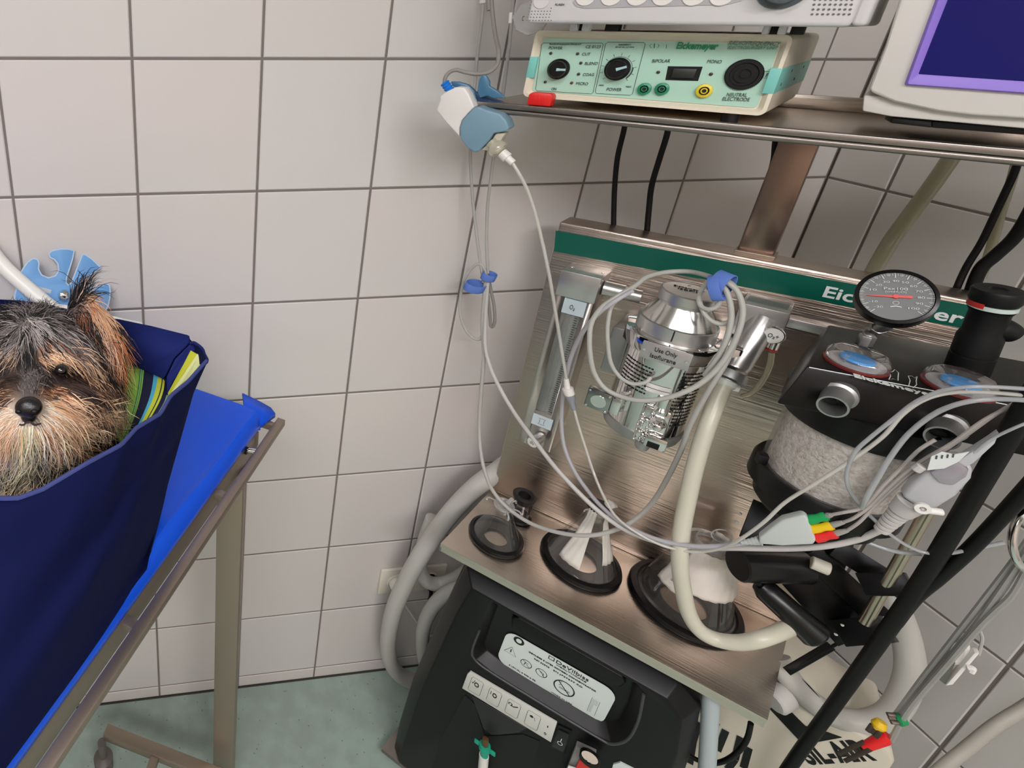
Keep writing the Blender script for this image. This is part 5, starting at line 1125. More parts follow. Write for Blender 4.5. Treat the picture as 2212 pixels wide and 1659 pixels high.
def weights(xy, pw=4.6):
    d = np.linalg.norm(xy[:, None, :] - AXY[None], axis=2) + 4; w = 1 / d ** pw; return w / w.sum(1, keepdims=True)
wv = weights(local_xy(vco)); cb = np.einsum('na,ac->nc', wv, ACOL.mean(1)) * .6
ca = me.color_attributes.new('Col', 'FLOAT_COLOR', 'POINT'); ca.data.foreach_set('color', np.concatenate([cb, np.ones((nvt, 1))], 1).ravel())
SEGN = 6; PTS = []; COLS = []; RADS = []; NRS = []
for (NF_, Lm, rm, flt) in ((30000, 1.0, 1.0, False), (9000, 1.55, 1.5, True)):
    ti = rng.choice(nt_, NF_, p=wgt / wgt.sum()); r1, r2 = rng.random(NF_), rng.random(NF_); sw = r1 + r2 > 1; r1[sw] = 1 - r1[sw]; r2[sw] = 1 - r2[sw]
    root = a_[ti] + (b_[ti] - a_[ti]) * r1[:, None] + (c_[ti] - a_[ti]) * r2[:, None]; nr = nrm[ti]
    xy = local_xy(root); keep = np.hypot((xy[:, 0] - 62) / 34, (xy[:, 1] - 878) / 26) > 1
    w = weights(xy + rng.normal(0, 6, xy.shape))
    if flt: keep &= (w @ ALEN) > 21
    root, nr, xy, w = root[keep], nr[keep], xy[keep], w[keep]; n = len(root); fl = w @ AFL
    if flt:                                        # long hairs gather in locks
        gx_ = np.floor(xy / 11) * 11 + 5.5; pull = (gx_ - xy) * .75; fl = fl + pull * .02
    clx = (np.floor(xy / 11) * 11); ch = np.sin(clx[:, 0] * 12.9898 + clx[:, 1] * 78.233) * 43758.5453; ch = ch - np.floor(ch)
    ws = w ** 1.7; cs_ = np.cumsum(ws / ws.sum(1, keepdims=True), axis=1); pick = np.minimum((rng.random((n, 1)) > cs_).sum(1), len(ANC) - 1)
    ci = np.where(rng.random(n) < .7, (ch * 3).astype(int), rng.integers(0, 3, n)); col = np.minimum(ACOL[pick, ci] * rng.uniform(.8, 1.3, (n, 1)), 1)
    L = (w @ ALEN) * .001 * rng.uniform(.6, 1.15, n) * Lm; lift = w @ ALIFT; curl = w @ ACURL + (.18 if flt else 0)
    jit = rng.normal(0, .16, (n, 2)) + (np.stack([np.cos(ch * 6.28), np.sin(ch * 6.28)], 1) * .26)
    fl = fl + jit * np.linalg.norm(fl, axis=1, keepdims=True)
    D3 = fl[:, :1] * xr + fl[:, 1:] * yd; D3 /= np.linalg.norm(D3, axis=1, keepdims=True) + 1e-9
    tang = D3 - nr * (D3 * nr).sum(1, keepdims=True) * .9; tang /= np.linalg.norm(tang, axis=1, keepdims=True) + 1e-9
    side = np.cross(tang, nr); side /= np.linalg.norm(side, axis=1, keepdims=True) + 1e-9
    ph = ch * 20 + rng.normal(0, .25, n); pts_ = []
    for k in range(SEGN):
        t = k / (SEGN - 1); up_ = lift * L * (t - .45 * t * t) * .8 + (.002 * t if flt else 0)
        cu = curl * L * .30
        pts_.append(root + tang * (L * t * (1 - .12 * curl * t))[:, None] + nr * (up_)[:, None] + side * (cu * np.sin(ph + t * 6.5) * t)[:, None] + nr * (cu * .6 * (np.cos(ph + t * 6.5)) * t)[:, None] + np.array([0, 0, -1]) * (L * .22 * t * t)[:, None])
    PTS.append(np.stack(pts_, 1)); COLS.append(col); NRS.append(nr)
    RADS.append((.00042 * rm * rng.uniform(.6, 1.2, n))[:, None] * np.array([1, 1, .9, .75, .5, .12])[None])
pts_ = np.concatenate(PTS); col = np.concatenate(COLS); rad = np.concatenate(RADS); nr = np.concatenate(NRS); n = len(pts_)
tg = np.gradient(pts_, axis=1); tg /= np.linalg.norm(tg, axis=2, keepdims=True) + 1e-12
s1v = np.cross(tg, nr[:, None, :] + .01); s1v /= np.linalg.norm(s1v, axis=2, keepdims=True) + 1e-12; s2v = np.cross(tg, s1v)
vv = np.stack([pts_ + (s1v * math.cos(a) + s2v * math.sin(a)) * rad[..., None] for a in (0, 2.094, 4.189)], 2)
V_ = vv.reshape(-1, 3); base_i = (np.arange(n) * SEGN * 3)[:, None]
fq_ = []
for k in range(SEGN - 1):
    for j in range(3):
        j2 = (j + 1) % 3; fq_.append(np.stack([base_i[:, 0] + k * 3 + j, base_i[:, 0] + k * 3 + j2, base_i[:, 0] + (k + 1) * 3 + j2, base_i[:, 0] + (k + 1) * 3 + j], 1))
fq_ = np.concatenate(fq_, 0); nf_ = len(fq_)
fm_ = bpy.data.meshes.new('fur'); cen = V_.mean(0); fm_.vertices.add(len(V_)); fm_.vertices.foreach_set('co', (V_ - cen).ravel())
fm_.loops.add(nf_ * 4); fm_.loops.foreach_set('vertex_index', fq_.ravel().astype(np.int32)); fm_.polygons.add(nf_); fm_.polygons.foreach_set('loop_start', np.arange(0, nf_ * 4, 4, dtype=np.int32))
fm_.update(calc_edges=True); fm_.shade_smooth()
cc_ = np.repeat(col, SEGN * 3, axis=0); ca = fm_.color_attributes.new('Col', 'FLOAT_COLOR', 'POINT'); ca.data.foreach_set('color', np.concatenate([cc_, np.ones((len(cc_), 1))], 1).ravel())
fm_.materials.append(mat('puppy_fur', (90, 80, 70), .45, spec=.35, attr='Col'))
fur = bpy.data.objects.new('fur', fm_); COL.objects.link(fur); fur.location = V(cen); attach(fur, dog); fur['kind'] = 'stuff'
NOSE = mat('wet_black_nose', (22, 18, 19), .3, spec=.6, bump=((900, 900, 900), .4, .0006))
nc = DP(62, 880, .108)
g = G(); g.ell(nc, XH * .0135, YH * .0105, ZH * .009, 24, 16); g.ell(nc + YH * .008 + ZH * -.001, XH * .008, YH * .008, ZH * .007, 16, 12)
nz_ = g.build('nose', NOSE, dog, smooth=80)
for s_ in (-1, 1): G().ell(nc + XH * (.0075 * s_) + YH * .002 + ZH * .0078, XH * .0032, YH * .0024, ZH * .0018, 12, 8).build('nostril', BLACK, nz_)
for x, y in ((132, 800), (-8, 800)):
    G().ell(DP(x, y, .0655), XH * .0072, YH * .0068, ZH * .0070, 20, 14).build('eye', mat('dark_eye', (14, 9, 8), .05, spec=.8), dog)
G().tube([DP(36, 915, .104), DP(50, 918, .110), DP(62, 910, .112), DP(74, 918, .110), DP(88, 915, .104)], .0009, 6).build('mouth', mat('mouth_line', (60, 44, 42), .6), dog)

# ================================================================== cables and hoses
# ---- sensor clipped on the shelf end
sn_ = thing('airway_sensor', P(1020, 290, .0), 'white and blue airway gas sensor clipped to the left end of the shelf rail', 'sensor')
def SP(x, y, w=-.01): return P(x, y, w)
SBL = mat('sensor_blue', (122, 154, 172), .4); SDB = mat('sensor_dark_blue', (36, 80, 132), .4)
q_w = [(950, 208), (960, 200), (985, 188), (1003, 190), (1012, 203), (1024, 232), (1012, 244), (998, 260), (993, 275), (992, 296), (962, 264), (942, 238), (951, 215)]
G().prism([SP(x, y, -.022) for x, y in q_w], W * .026).build('white_shell', WHITEP, sn_, bevel=.005, bseg=3)
q_b = [(1024, 232), (1012, 244), (998, 260), (993, 275), (994, 300), (1008, 318), (1024, 330), (1036, 326), (1058, 303), (1066, 288), (1094, 284), (1100, 278), (1094, 262), (1080, 246), (1046, 236), (1034, 230)]
G().prism([SP(x, y, -.025) for x, y in q_b], W * .032).build('blue_shell', SBL, sn_, bevel=.005, bseg=3)
G().prism([SP(1038, 325, -.027), SP(1062, 303, -.027), SP(1070, 290, -.027), SP(1092, 288, -.027), SP(1078, 310, -.027), SP(1060, 326, -.027)], W * .022).build('end_plate', mat('sensor_beige', (190, 184, 166), .4), sn_, bevel=.002)
G().prism([SP(x, y, .004) for x, y in [(996, 203), (1006, 196), (1030, 200), (1060, 214), (1084, 222), (1090, 240), (1072, 252), (1046, 250), (1030, 232), (1012, 224)]], W * .018).build('clip_base', SDB, sn_, bevel=.003)
G().prism([SP(x, y, -.008) for x, y in [(1036, 212), (1030, 196), (1034, 172), (1040, 162), (1050, 163), (1057, 176), (1057, 186), (1074, 196), (1092, 212), (1066, 213), (1052, 207)]], W * .007).build('clip_lever', mat('clip_blue', (72, 118, 150), .3), sn_, bevel=.0018)
G().prism([SP(x, y, -.002) for x, y in [(972, 176), (990, 177), (1012, 184), (1024, 196), (1030, 214), (1020, 216), (1010, 200), (996, 190), (978, 188)]], W * .01).build('grip_band', mat('clip_blue', (72, 118, 150), .3), sn_, bevel=.002)
d_ = (SP(974, 198, -.008) - SP(960, 178, -.008)).normalized(); L_ = (SP(974, 198, -.008) - SP(960, 178, -.008)).length
rp = [(0, 0)]; 
for k in range(4): rp += [(.0058, L_ * k / 4 + .0003), (.0064, L_ * (k + .5) / 4), (.0050, L_ * (k + .9) / 4)]
G().lathe(SP(960, 178, -.008), d_, rp + [(0, L_)], 20).build('strain_relief', mat('bright_blue', (24, 120, 214), .4), sn_)
CLT = clear('adapter_clear', tint=(240, 238, 225), milk=.45, gloss=.6, milkc=(222, 218, 196))
a0_, a1_ = SP(1060, 306, -.028), SP(1086, 332, -.03); dd_ = (a1_ - a0_).normalized()
G().lathe(a0_, dd_, [(.0, 0), (.007, 0), (.007, .004), (.011, .008), (.013, .013), (.0125, .017), (.006, .020), (0, .020)], 24).build('clear_adapter', CLT, sn_)
G().lathe(a0_ + dd_ * .021, (SP(1108, 352, -.032) - SP(1086, 332, -.03)).normalized(), [(0, 0), (.0068, 0), (.0072, .010), (.0048, .0105), (.0046, .020), (0, .020)], 20).build('luer_fitting', WHITEP, sn_)
cable('sensor_cable', [(1060, -30, .06), (1063, 20, .055), (1069, 70, .045), (1077, 110, .03), (1074, 138, .02), (1058, 155, .01), (1032, 160, .005), (1005, 156, .0), (985, 151, -.004), (970, 157, -.006), (962, 168, -.008), (960, 181, -.008)], 8.5, DGREYC, 'dark grey cable curving over the blue clip into the white and blue sensor')
G().tube([P(1054, -30, .062), P(1058, 22, .058)], .0042, 10, smooth=1).build('cable_sleeve', DGREYC, bpy.data.objects['airway_sensor'])
cable('hanging_cable', [(1046, -20, .13), (1040, 50, .13), (1031, 120, .13), (1025, 190, .13), (1019, 270, .14), (1016, 340, .15), (1021, 430, .15), (1030, 510, .15), (1038, 570, .15), (1044, 610, .15)], 6.5, GREYC, 'grey cable hanging behind the white and blue sensor from a white plug')
tag(G().cyl(P(1045, -12, .13), P(1043, 8, .13), .0052, seg=14, bev=.001).build('cable_plug', WHITEP), 'white cable plug at the top edge beside the dark grey cable', 'plug')
cable('hanging_cable', [(1110, -20, .12), (1103, 70, .12), (1095, 140, .12), (1084, 220, .13), (1072, 300, .14), (1062, 370, .15), (1053, 450, .15), (1051, 530, .15), (1054, 590, .15)], 6.5, GREYC, 'grey cable hanging between the sensor and the cream unit towards the blue tie')
cl = G().tube([P(x, y, .15) for x, y in [(1052, 600), (1046, 580), (1034, 570), (1018, 580), (1003, 605), (995, 640), (994, 675), (1002, 705), (1018, 727), (1034, 733), (1042, 724), (1046, 700), (1048, 650)]], .0027, 8); 
tag(cl.build('cable_loop', GREYC), 'large thin grey cable loop hanging from the blue tie on the tiled wall', 'cable')
tag(G().tube([P(x, y, .16) for x, y in [(1056, 600), (1061, 630), (1067, 660), (1069, 690), (1065, 705), (1060, 703), (1058, 680), (1054, 640), (1052, 610), (1052, 590)]], .0027, 8).build('cable_loop', DGREYC), 'narrow dark cable loop right of the large loop under the blue tie', 'cable')
# blue hook-and-loop ties
def tie(name, loops, label):
    t_ = thing(name, V(loops[0][0][0]), label, 'cable tie')
    for pts, wd in loops: 
        G().tube(pts, [wd] * len(pts), 10, smooth=5, closed=True, flat=1.0).build('band', VELCRO, t_)
def band(c_, ax, ay, n_, wd, th, par, a0=0, a1=360, name='band'):
    g = G(); k_ = 28; vs = []
    for i in range(k_ + (a1 - a0 < 360)):
        a = math.radians(a0 + (a1 - a0) * i / k_); p = V(c_) + V(ax) * math.cos(a) + V(ay) * math.sin(a); o = (V(ax) * math.cos(a) + V(ay) * math.sin(a)).normalized() * th
        vs += [p - V(n_) * wd, p + V(n_) * wd, p + V(n_) * wd + o, p - V(n_) * wd + o]
    m_ = len(vs) // 4; fs = []
    for i in range(m_ if a1 - a0 >= 360 else m_ - 1):
        j = (i + 1) % m_
        for q in range(4): fs.append((4 * i + q, 4 * i + (q + 1) % 4, 4 * j + (q + 1) % 4, 4 * j + q))
    if a1 - a0 < 360: fs += [(0, 1, 2, 3), tuple(4 * (m_ - 1) + q for q in range(4))]
    return g.add(vs, fs).build(name, VELCRO, par, smooth=50, bevel=.0004)
t_ = thing('cable_tie', P(1040, 610, .15), 'blue hook-and-loop tie holding the grey cable loops on the tiled wall', 'cable tie')
ttl = (UP * .95 + XR * .15 - ZF * .25).normalized()
def tax(a): v = XR * math.cos(a) + ZF * math.sin(a); v = v - ttl * v.dot(ttl); return v.normalized()
band(P(1026, 619, .14), tax(.1) * .018, tax(1.67) * .011, ttl, .0075, .0014, t_)
band(P(1056, 597, .15), tax(-.1) * .0115, tax(1.5) * .008, ttl, .0065, .0014, t_)
# main cable from the tie down across the masks and up to the coil on the vaporizer
cable('patient_cable', [(1050, 600, .15), (1046, 640, .15), (1042, 700, .15), (1045, 770, .14), (1039, 850, .13), (1035, 920, .12), (1039, 980, .10), (1051, 1030, .08), (1070, 1068, .06), (1104, 1103, .05), (1150, 1132, .04), (1210, 1151, .03), (1270, 1157, .03), (1325, 1146, .04), (1372, 1122, .06), (1412, 1082, .07), (1446, 1025, .06), (1472, 970, .05), (1492, 915, .035), (1530, 845, .03), (1572, 775, .035), (1598, 705, .045), (1603, 660, .05), (1588, 622, .055), (1562, 600, .06)], 9, GREYC, 'grey cable sagging over the small masks and rising to the coil on the vaporizer')
cable('patient_cable', [(1054, 600, .15), (1049, 680, .15), (1048, 745, .14), (1058, 790, .13), (1078, 835, .12), (1110, 890, .10), (1150, 945, .07), (1200, 1010, .04), (1258, 1072, .02), (1310, 1118, .01), (1362, 1150, .005), (1425, 1172, .0), (1500, 1182, .0), (1600, 1184, -.005), (1700, 1185, -.01), (1780, 1180, -.015), (1850, 1166, -.015), (1895, 1148, -.02), (1918, 1138, -.02)], 10, mat('pale_cable', (196, 192, 188), .45), 'long pale cable running from the blue tie to the translucent connector at right')
cable('coiled_cable', [(1562, 604, .055), (1590, 626, .05), (1604, 662, .045), (1600, 702, .04), (1582, 748, .035), (1552, 793, .03), (1512, 829, .025), (1465, 852, .02), (1420, 863, .02), (1380, 865, .02), (1340, 856, .025), (1306, 838, .028), (1284, 806, .03), (1275, 765, .03), (1274, 720, .035), (1281, 690, .04), (1302, 662, .045), (1334, 640, .05), (1372, 617, .07), (1398, 598, .09), (1440, 588, .11), (1490, 587, .11), (1535, 598, .08), (1553, 608, .06), (1572, 636, .05), (1580, 680, .045), (1572, 725, .04), (1552, 770, .038), (1522, 812, .036)], 10.5, mat('coil_grey', (180, 180, 172), .45), 'thick grey cable coiled in large loops around the vaporizer')
tag(G().tube([P(*p) for p in [(1545, 625, .05), (1556, 645, .05), (1548, 662, .05), (1530, 668, .05), (1513, 660, .055), (1510, 644, .06), (1516, 625, .07), (1535, 605, .07)]], .0027, 10).build('cable_loop', MATS['coil_grey']), 'small tight grey cable loop just right of the vaporizer lid', 'cable')
tag(G().tube([P(*p) for p in [(1511, 650, .06), (1520, 675, .055), (1537, 693, .05), (1558, 700, .05), (1576, 694, .05), (1582, 680, .06)]], .0027, 10).build('cable_loop', MATS['coil_grey']), 'open grey cable arc below the tight loop beside the vaporizer', 'cable')
cable('electrode_cable', [(1366, 628, .06), (1332, 648, .045), (1294, 676, .045), (1260, 716, .06), (1234, 770, .08), (1219, 835, .09), (1213, 905, .09), (1218, 960, .08), (1238, 1012, .06), (1268, 1058, .04), (1305, 1100, .02), (1350, 1134, .005), (1410, 1162, -.005), (1480, 1178, -.01), (1545, 1180, -.015), (1600, 1174, -.02), (1625, 1170, -.02)], 9, mat('lilac_grey_cable', (178, 176, 180), .45), 'grey cable from behind the vaporizer down to the grey three-way electrode block')
tag(G().tube([P(*p) for p in [(1345, 640, .08), (1322, 660, .06), (1313, 700, .05), (1313, 740, .045), (1320, 785, .042), (1340, 815, .04), (1366, 829, .038), (1394, 826, .04), (1405, 815, .045)]], .0026, 10).build('cable_loop', MATS['coil_grey']), 'inner grey cable arc across the chrome vaporizer body', 'cable')
t_ = thing('cable_tie', P(1558, 610, .05), 'blue hook-and-loop tie around the coiled cable, in front of the green strip', 'cable tie')
cx_ = (P(1590, 640, .05) - P(1545, 600, .06)).normalized()
vd_ = (P(1558, 610, .05) - CAM).normalized(); tr_ = (XR - vd_ * XR.dot(vd_)).normalized(); td_ = (YD - vd_ * YD.dot(vd_)); td_ = (td_ - tr_ * td_.dot(tr_)).normalized()
n1 = (tr_ * .8 + td_ * .45 - vd_ * .35).normalized(); e1 = -vd_; e1 = (e1 - n1 * e1.dot(n1)).normalized(); e2 = n1.cross(e1)
band(P(1560, 612, .055), e1 * .011, e2 * .0135, n1, .0085, .0016, t_, name='band')
n2 = (tr_ * .95 - td_ * .1 - vd_ * .3).normalized(); e1 = -vd_; e1 = (e1 - n2 * e1.dot(n2)).normalized(); e2 = n2.cross(e1)
band(P(1548, 622, .05), e1 * .009, e2 * .015, n2, .006, .0016, t_, name='band_end')
# sample line
SL = clear('sample_line', tint=(235, 235, 230), milk=.62, gloss=.4, milkc=(228, 224, 216))
c1 = [(1106, 350, -.030), (1124, 380, -.03), (1141, 415, -.02), (1158, 468, -.01), (1173, 530, .0), (1186, 592, .01), (1197, 655, .03), (1209, 730, .05), (1219, 790, .06), (1224, 822, .065)]
cable('sample_line', c1, 7, SL, 'thin whitish sample tube from the sensor down past the flowmeter')
sc1 = thing('line_connector', P(1230, 850, .065), 'small white and clear connector on the thin sample tube beside the flowmeter', 'connector')
s0_, s1x, s2x, s3x = P(1223, 818, .065), P(1226, 838, .065), P(1231, 853, .065), P(1240, 885, .065)
G().cyl(s0_, s1x, .0034, .0046, 16).build('sleeve', WHITEP, sc1); G().cyl(s1x, s2x, .0078, .0072, 20, bev=.0008).build('luer_nut', WHITEP, sc1)
G().lathe(s2x, (s3x - s2x).normalized(), [(.0065, 0), (.0068, .004), (.0045, .012), (.0042, .02), (.003, (s3x - s2x).length)], 16, caps=True).build('clear_end', clear('luer_clear', tint=(215, 218, 228), milk=.5, gloss=.5, milkc=(175, 178, 190)), sc1)
cable('sample_line', [(1240, 884, .065), (1250, 920, .06), (1264, 965, .05), (1285, 1028, .035), (1308, 1080, .015), (1330, 1115, .0), (1368, 1146, -.01), (1430, 1178, -.01), (1500, 1192, -.01), (1560, 1184, -.02), (1600, 1164, -.03), (1650, 1128, -.035), (1695, 1086, -.035), (1755, 1048, -.04), (1830, 1000, -.045), (1905, 945, -.05), (1950, 895, -.05), (2000, 862, -.05), (2060, 848, -.05), (2140, 848, -.05), (2230, 856, -.05)], 6.5, SL, 'thin translucent tube crossing over the masks and canister to the right edge')
# gas hose
GH = mat('cream_hose', (204, 200, 182), .3, spec=.5, sss=.15)
cable('gas_hose', [(1566, 826, .088), (1550, 862, .075), (1530, 915, .055), (1512, 970, .04), (1497, 1025, .028), (1485, 1080, .018), (1475, 1130, .008), (1469, 1180, -.002), (1469, 1225, -.005), (1476, 1275, -.003), (1488, 1325, .0), (1512, 1362, .005), (1550, 1382, .01), (1600, 1388, .01), (1650, 1378, .015), (1705, 1356, .05)], 31, GH, 'thick cream gas hose curving down from the outlet pipe across the worktop corner', 'hose', seg=20)
hc_ = P(1562, 832, .088); dh = (P(1550, 862, .075) - P(1572, 818, .09)).normalized()
hcl = tag(G().lathe(hc_ - dh * .006, dh, [(.0118, -.002), (.0135, -.001), (.0135, .005), (.0118, .007)], 28, caps=False).build('hose_clamp', mat('pale_clamp', (212, 218, 208), .4)), 'pale plastic clamp ring holding the cream gas hose on the outlet pipe', 'clamp')
G().fbox(hc_ + U * .010 - W * .004 - dh * .004, U * .007, dh * .006, W * .006).build('clamp_lug', MATS['pale_clamp'], hcl, bevel=.001)
cable('drain_tube', [(1667, 762, .158), (1664, 785, .155), (1655, 808, .15), (1640, 832, .15), (1622, 850, .155), (1604, 856, .16)], 11, clear('drain_clear', tint=(235, 230, 205), milk=.4, gloss=.5, milkc=(212, 206, 180)), 'short clear yellowish tube below the round push button', 'hose')
# wide translucent hoses left of the machine
WH = mat('milky_hose', (192, 190, 184), .42, spec=.4, sss=.2)
cable('ventilation_hose', [(1120, 985, 'b.09'), (1075, 1018, 'b.08'), (1030, 1050, 'b.08'), (985, 1095, 'b.08'), (945, 1145, 'b.08'), (908, 1200, 'b.08'), (876, 1258, 'b.07'), (850, 1320, 'b.06'), (838, 1385, 'b.05'), (846, 1435, 'b.045'), (875, 1466, 'b.045'), (925, 1478, 'b.05'), (980, 1470, 'b.06')], 35, WH, 'wide milky hose bending from behind the steel panel down to the floor', 'hose', seg=20)
cable('ventilation_hose', [(935, 1120, 'b.05'), (914, 1180, 'b.05'), (908, 1225, 'b.05'), (922, 1255, 'b.055'), (952, 1262, 'b.06'), (985, 1250, 'b.07'), (1020, 1228, 'b.08'), (1060, 1210, 'b.09')], 29, WH, 'short milky hose bend in front of the black mains plug', 'hose', seg=20)
cable('ventilation_hose', [(1060, 1262, 'b.12'), (1010, 1266, 'b.11'), (965, 1282, 'b.10'), (930, 1318, 'b.09'), (913, 1365, 'b.09'), (915, 1420, 'b.09'), (932, 1470, 'b.10'), (960, 1520, 'b.11')], 28, WH, 'milky hose curving beside the left edge of the black concentrator', 'hose', seg=20)
# big white hose at lower right
cable('ventilation_hose', [(1900, 1262, .20), (1930, 1305, .19), (1955, 1370, .18), (1966, 1440, .17), (1952, 1500, .16), (1918, 1545, .15), (1862, 1560, .14), (1800, 1545, .13), (1745, 1508, .12), (1705, 1465, .12), (1680, 1420, .13)], 46, mat('white_hose', (186, 184, 176), .45, sss=.2), 'large white hose loop against the grey side wall at lower right', 'hose', seg=24)
tag(G().cyl(P(1700, 1500, .11), P(1668, 1516, .09), .018, seg=28, bev=.003).build('hose_end', WH), 'round milky hose end below the right corner of the worktop', 'hose')
cable('support_tube', [(1538, 1480, .03), (1533, 1560, .03), (1526, 1680, .03)], 31, mat('pale_grey_tube', (176, 186, 188), .4), 'straight pale grey tube under the worktop beside the concentrator', 'tube', seg=20)
cable('power_cord', [(1622, 1562, .06), (1612, 1600, .06), (1585, 1632, .06), (1550, 1648, .06), (1515, 1645, .06), (1485, 1630, .06)], 10, BLKC, 'thin black cord curving under the right corner of the worktop')
# black power cords
for pts, wpx, lab_ in (([(1356, 235, .24), (1348, 280, .24), (1334, 340, .245), (1328, 400, .25), (1326, 450, .25), (1325, 520, .25), (1325, 640, .255)], 10, 'left black power cord hanging under the shelf behind the steel panel'),
                       ([(1450, 240, .24), (1441, 290, .24), (1424, 345, .245), (1408, 400, .25), (1402, 450, .25), (1396, 520, .25), (1388, 640, .255)], 11, 'second black power cord under the shelf, right of the left one'),
                       ([(1680, 270, .25), (1674, 310, .25), (1670, 350, .25), (1655, 400, .26)], 10, 'short black cord beside the top of the steel post'),
                       ([(2215, 300, .25), (2192, 370, .25), (2160, 440, .25), (2122, 520, .25), (2086, 580, .25), (2060, 640, .25), (2040, 700, .255)], 12, 'straight black cord in front of the side wall, right of the gauge'),
                       ([(2290, 330, .25), (2235, 440, .25), (2195, 508, .25), (2150, 552, .25), (2118, 582, .25), (2095, 640, .25), (2080, 700, .255)], 22, 'thick black cord beside the straight one, above the relief valve')):
    cable('power_cord', pts, wpx, BLKC, lab_)
PH = clear('pale_streak', tint=(225, 222, 200), milk=.55, gloss=.3, milkc=(176, 172, 148))  # reflections and shadows by the side wall, built as pale translucent tubes
cable('reflection_streak', [(2080, 300, .33), (2052, 345, .33), (2010, 405, .33), (1965, 465, .33), (1925, 520, .33), (1890, 580, .33), (1860, 640, .33)], 27, PH, 'pale olive streak of reflection and shadow on the side wall tiles, shaped as a tube, above the gauge', 'hose', seg=16)
cable('reflection_streak', [(2200, 330, .33), (2188, 380, .33), (2165, 450, .33), (2145, 520, .33), (2120, 600, .33)], 15, PH, 'narrow pale olive streak of reflection and shadow, shaped as a tube, between the two black cords at right', 'hose', seg=12)
cable('black_hose', [(2260, 808, -.05), (2212, 885, -.045), (2135, 1015, -.03), (2058, 1145, -.01), (1985, 1262, .02), (1905, 1378, .04), (1805, 1518, .07), (1690, 1680, .085), (1600, 1840, .085), (1560, 2060, .07)], 27, BLKC, 'long thick black cord running diagonally across the lower right', 'cable', seg=14)
cable('black_hose', [(2280, 985, -.02), (2212, 1062, -.01), (2110, 1172, .0), (2030, 1246, .015), (1978, 1290, .025), (1935, 1345, .035)], 25, BLKC, 'second thick black cord joining the diagonal one from the right edge', 'cable', seg=14)
# ---- electrode block with three coloured plugs
EG = mat('electrode_grey', (190, 196, 192), .45)
eb = thing('electrode_block', P(1700, 1150, -.02), 'grey three-way electrode cable block with green, yellow and red plugs', 'cable block')
ew = -.03
G().prism([P(x, y, ew) for x, y in [(1640, 1162), (1668, 1140), (1690, 1124), (1734, 1113), (1744, 1118), (1763, 1168), (1757, 1177), (1690, 1180), (1640, 1176)]], W * .012).build('block_body', EG, eb, bevel=.003, bseg=3)
q0, q1 = P(1600, 1172, ew + .006), P(1642, 1168, ew + .006); L_ = (q1 - q0).length
rp = [(.002, 0)]
for k in range(5): rp += [(.0026 + .0006 * k, L_ * (k + .2) / 5), (.0028 + .0006 * k, L_ * (k + .7) / 5), (.0022 + .0006 * k, L_ * (k + .75) / 5)]
G().lathe(q0, (q1 - q0).normalized(), rp + [(.006, L_)], 16).build('strain_relief', EG, eb)
for (x0, y0, x1, y1, rgb, nm, lead) in ((1744, 1124, 1786, 1114, (22, 158, 84), 'green_plug', [(1796, 1112), (1822, 1107), (1855, 1100), (1878, 1083), (1905, 1052), (1945, 1012), (1985, 972), (2020, 950)]),
                                  (1752, 1143, 1797, 1134, (236, 196, 20), 'yellow_plug', [(1822, 1128), (1846, 1118), (1878, 1094), (1915, 1058), (1960, 1018), (2000, 990), (2060, 955), (2130, 905), (2220, 862)]),
                                  (1761, 1163, 1805, 1152, (226, 44, 44), 'red_plug', [(1830, 1146), (1856, 1128), (1885, 1098), (1925, 1060), (1968, 1022), (2010, 992), (2080, 945), (2150, 895), (2230, 850)])):
    a, b = P(x0, y0, ew + .006), P(x1, y1, ew + .006); L_ = (b - a).length
    pl = G().lathe(a, (b - a).normalized(), [(0, 0), (.0052, 0), (.0055, L_ * .3), (.0045, L_ * .6), (.0055, L_ * .85), (.005, L_), (0, L_)], 20).build(nm, mat(nm, rgb, .45), eb)
    m0 = P(lead[0][0], lead[0][1], ew); G().tube([b, b.lerp(m0, .5), m0], [.0035, .003, .002], 12, smooth=3).build('boot', GREYC, eb)
    tag(G().tube([m0] + [P(x, y, ew - .004) for x, y in lead[1:]], .0017, 8).build('electrode_lead', mat('lead_grey', (178, 170, 164), .45)), 'thin grey electrode lead from the %s of the grey block' % nm.replace('_', ' '), 'cable')
# more translucent tubes at right
TB = clear('tube_clear', tint=(232, 234, 236), milk=.5, gloss=.5, milkc=(205, 206, 208))
for pts, wpx, lab_ in (([(2240, 842, -.06), (2150, 836, -.06), (2090, 836, -.06), (2030, 845, -.055), (1975, 870, -.05), (1930, 905, -.05), (1880, 945, -.05), (1848, 975, -.05), (1832, 1010, -.045), (1830, 1045, -.04), (1848, 1080, -.03), (1880, 1115, -.02), (1930, 1160, -.01), (1985, 1190, .0), (2040, 1196, .0), (2100, 1186, .0), (2170, 1172, .0)], 8, 'translucent tube looping over the right dome and down past the canister'),
                       ([(2240, 866, -.065), (2150, 862, -.06), (2080, 870, -.06), (2020, 893, -.055), (1965, 935, -.05), (1925, 985, -.05), (1895, 1035, -.05), (1872, 1075, -.05), (1862, 1098, -.04)], 10, 'grey translucent tube bending over the right hose port to the canister front'),
                       ([(2240, 905, -.06), (2190, 925, -.06), (2140, 950, -.055), (2095, 985, -.05), (2070, 1000, -.05)], 6, 'short thin tube above the translucent connector at the right edge'),
                       ([(1740, 1100, .02), (1790, 1130, .02), (1860, 1165, .02), (1930, 1190, .02), (1990, 1196, .02)], 9, 'thin tube passing behind the coloured plugs and below the canister')):
    cable('clear_tube', pts, wpx, TB, lab_, 'tube')
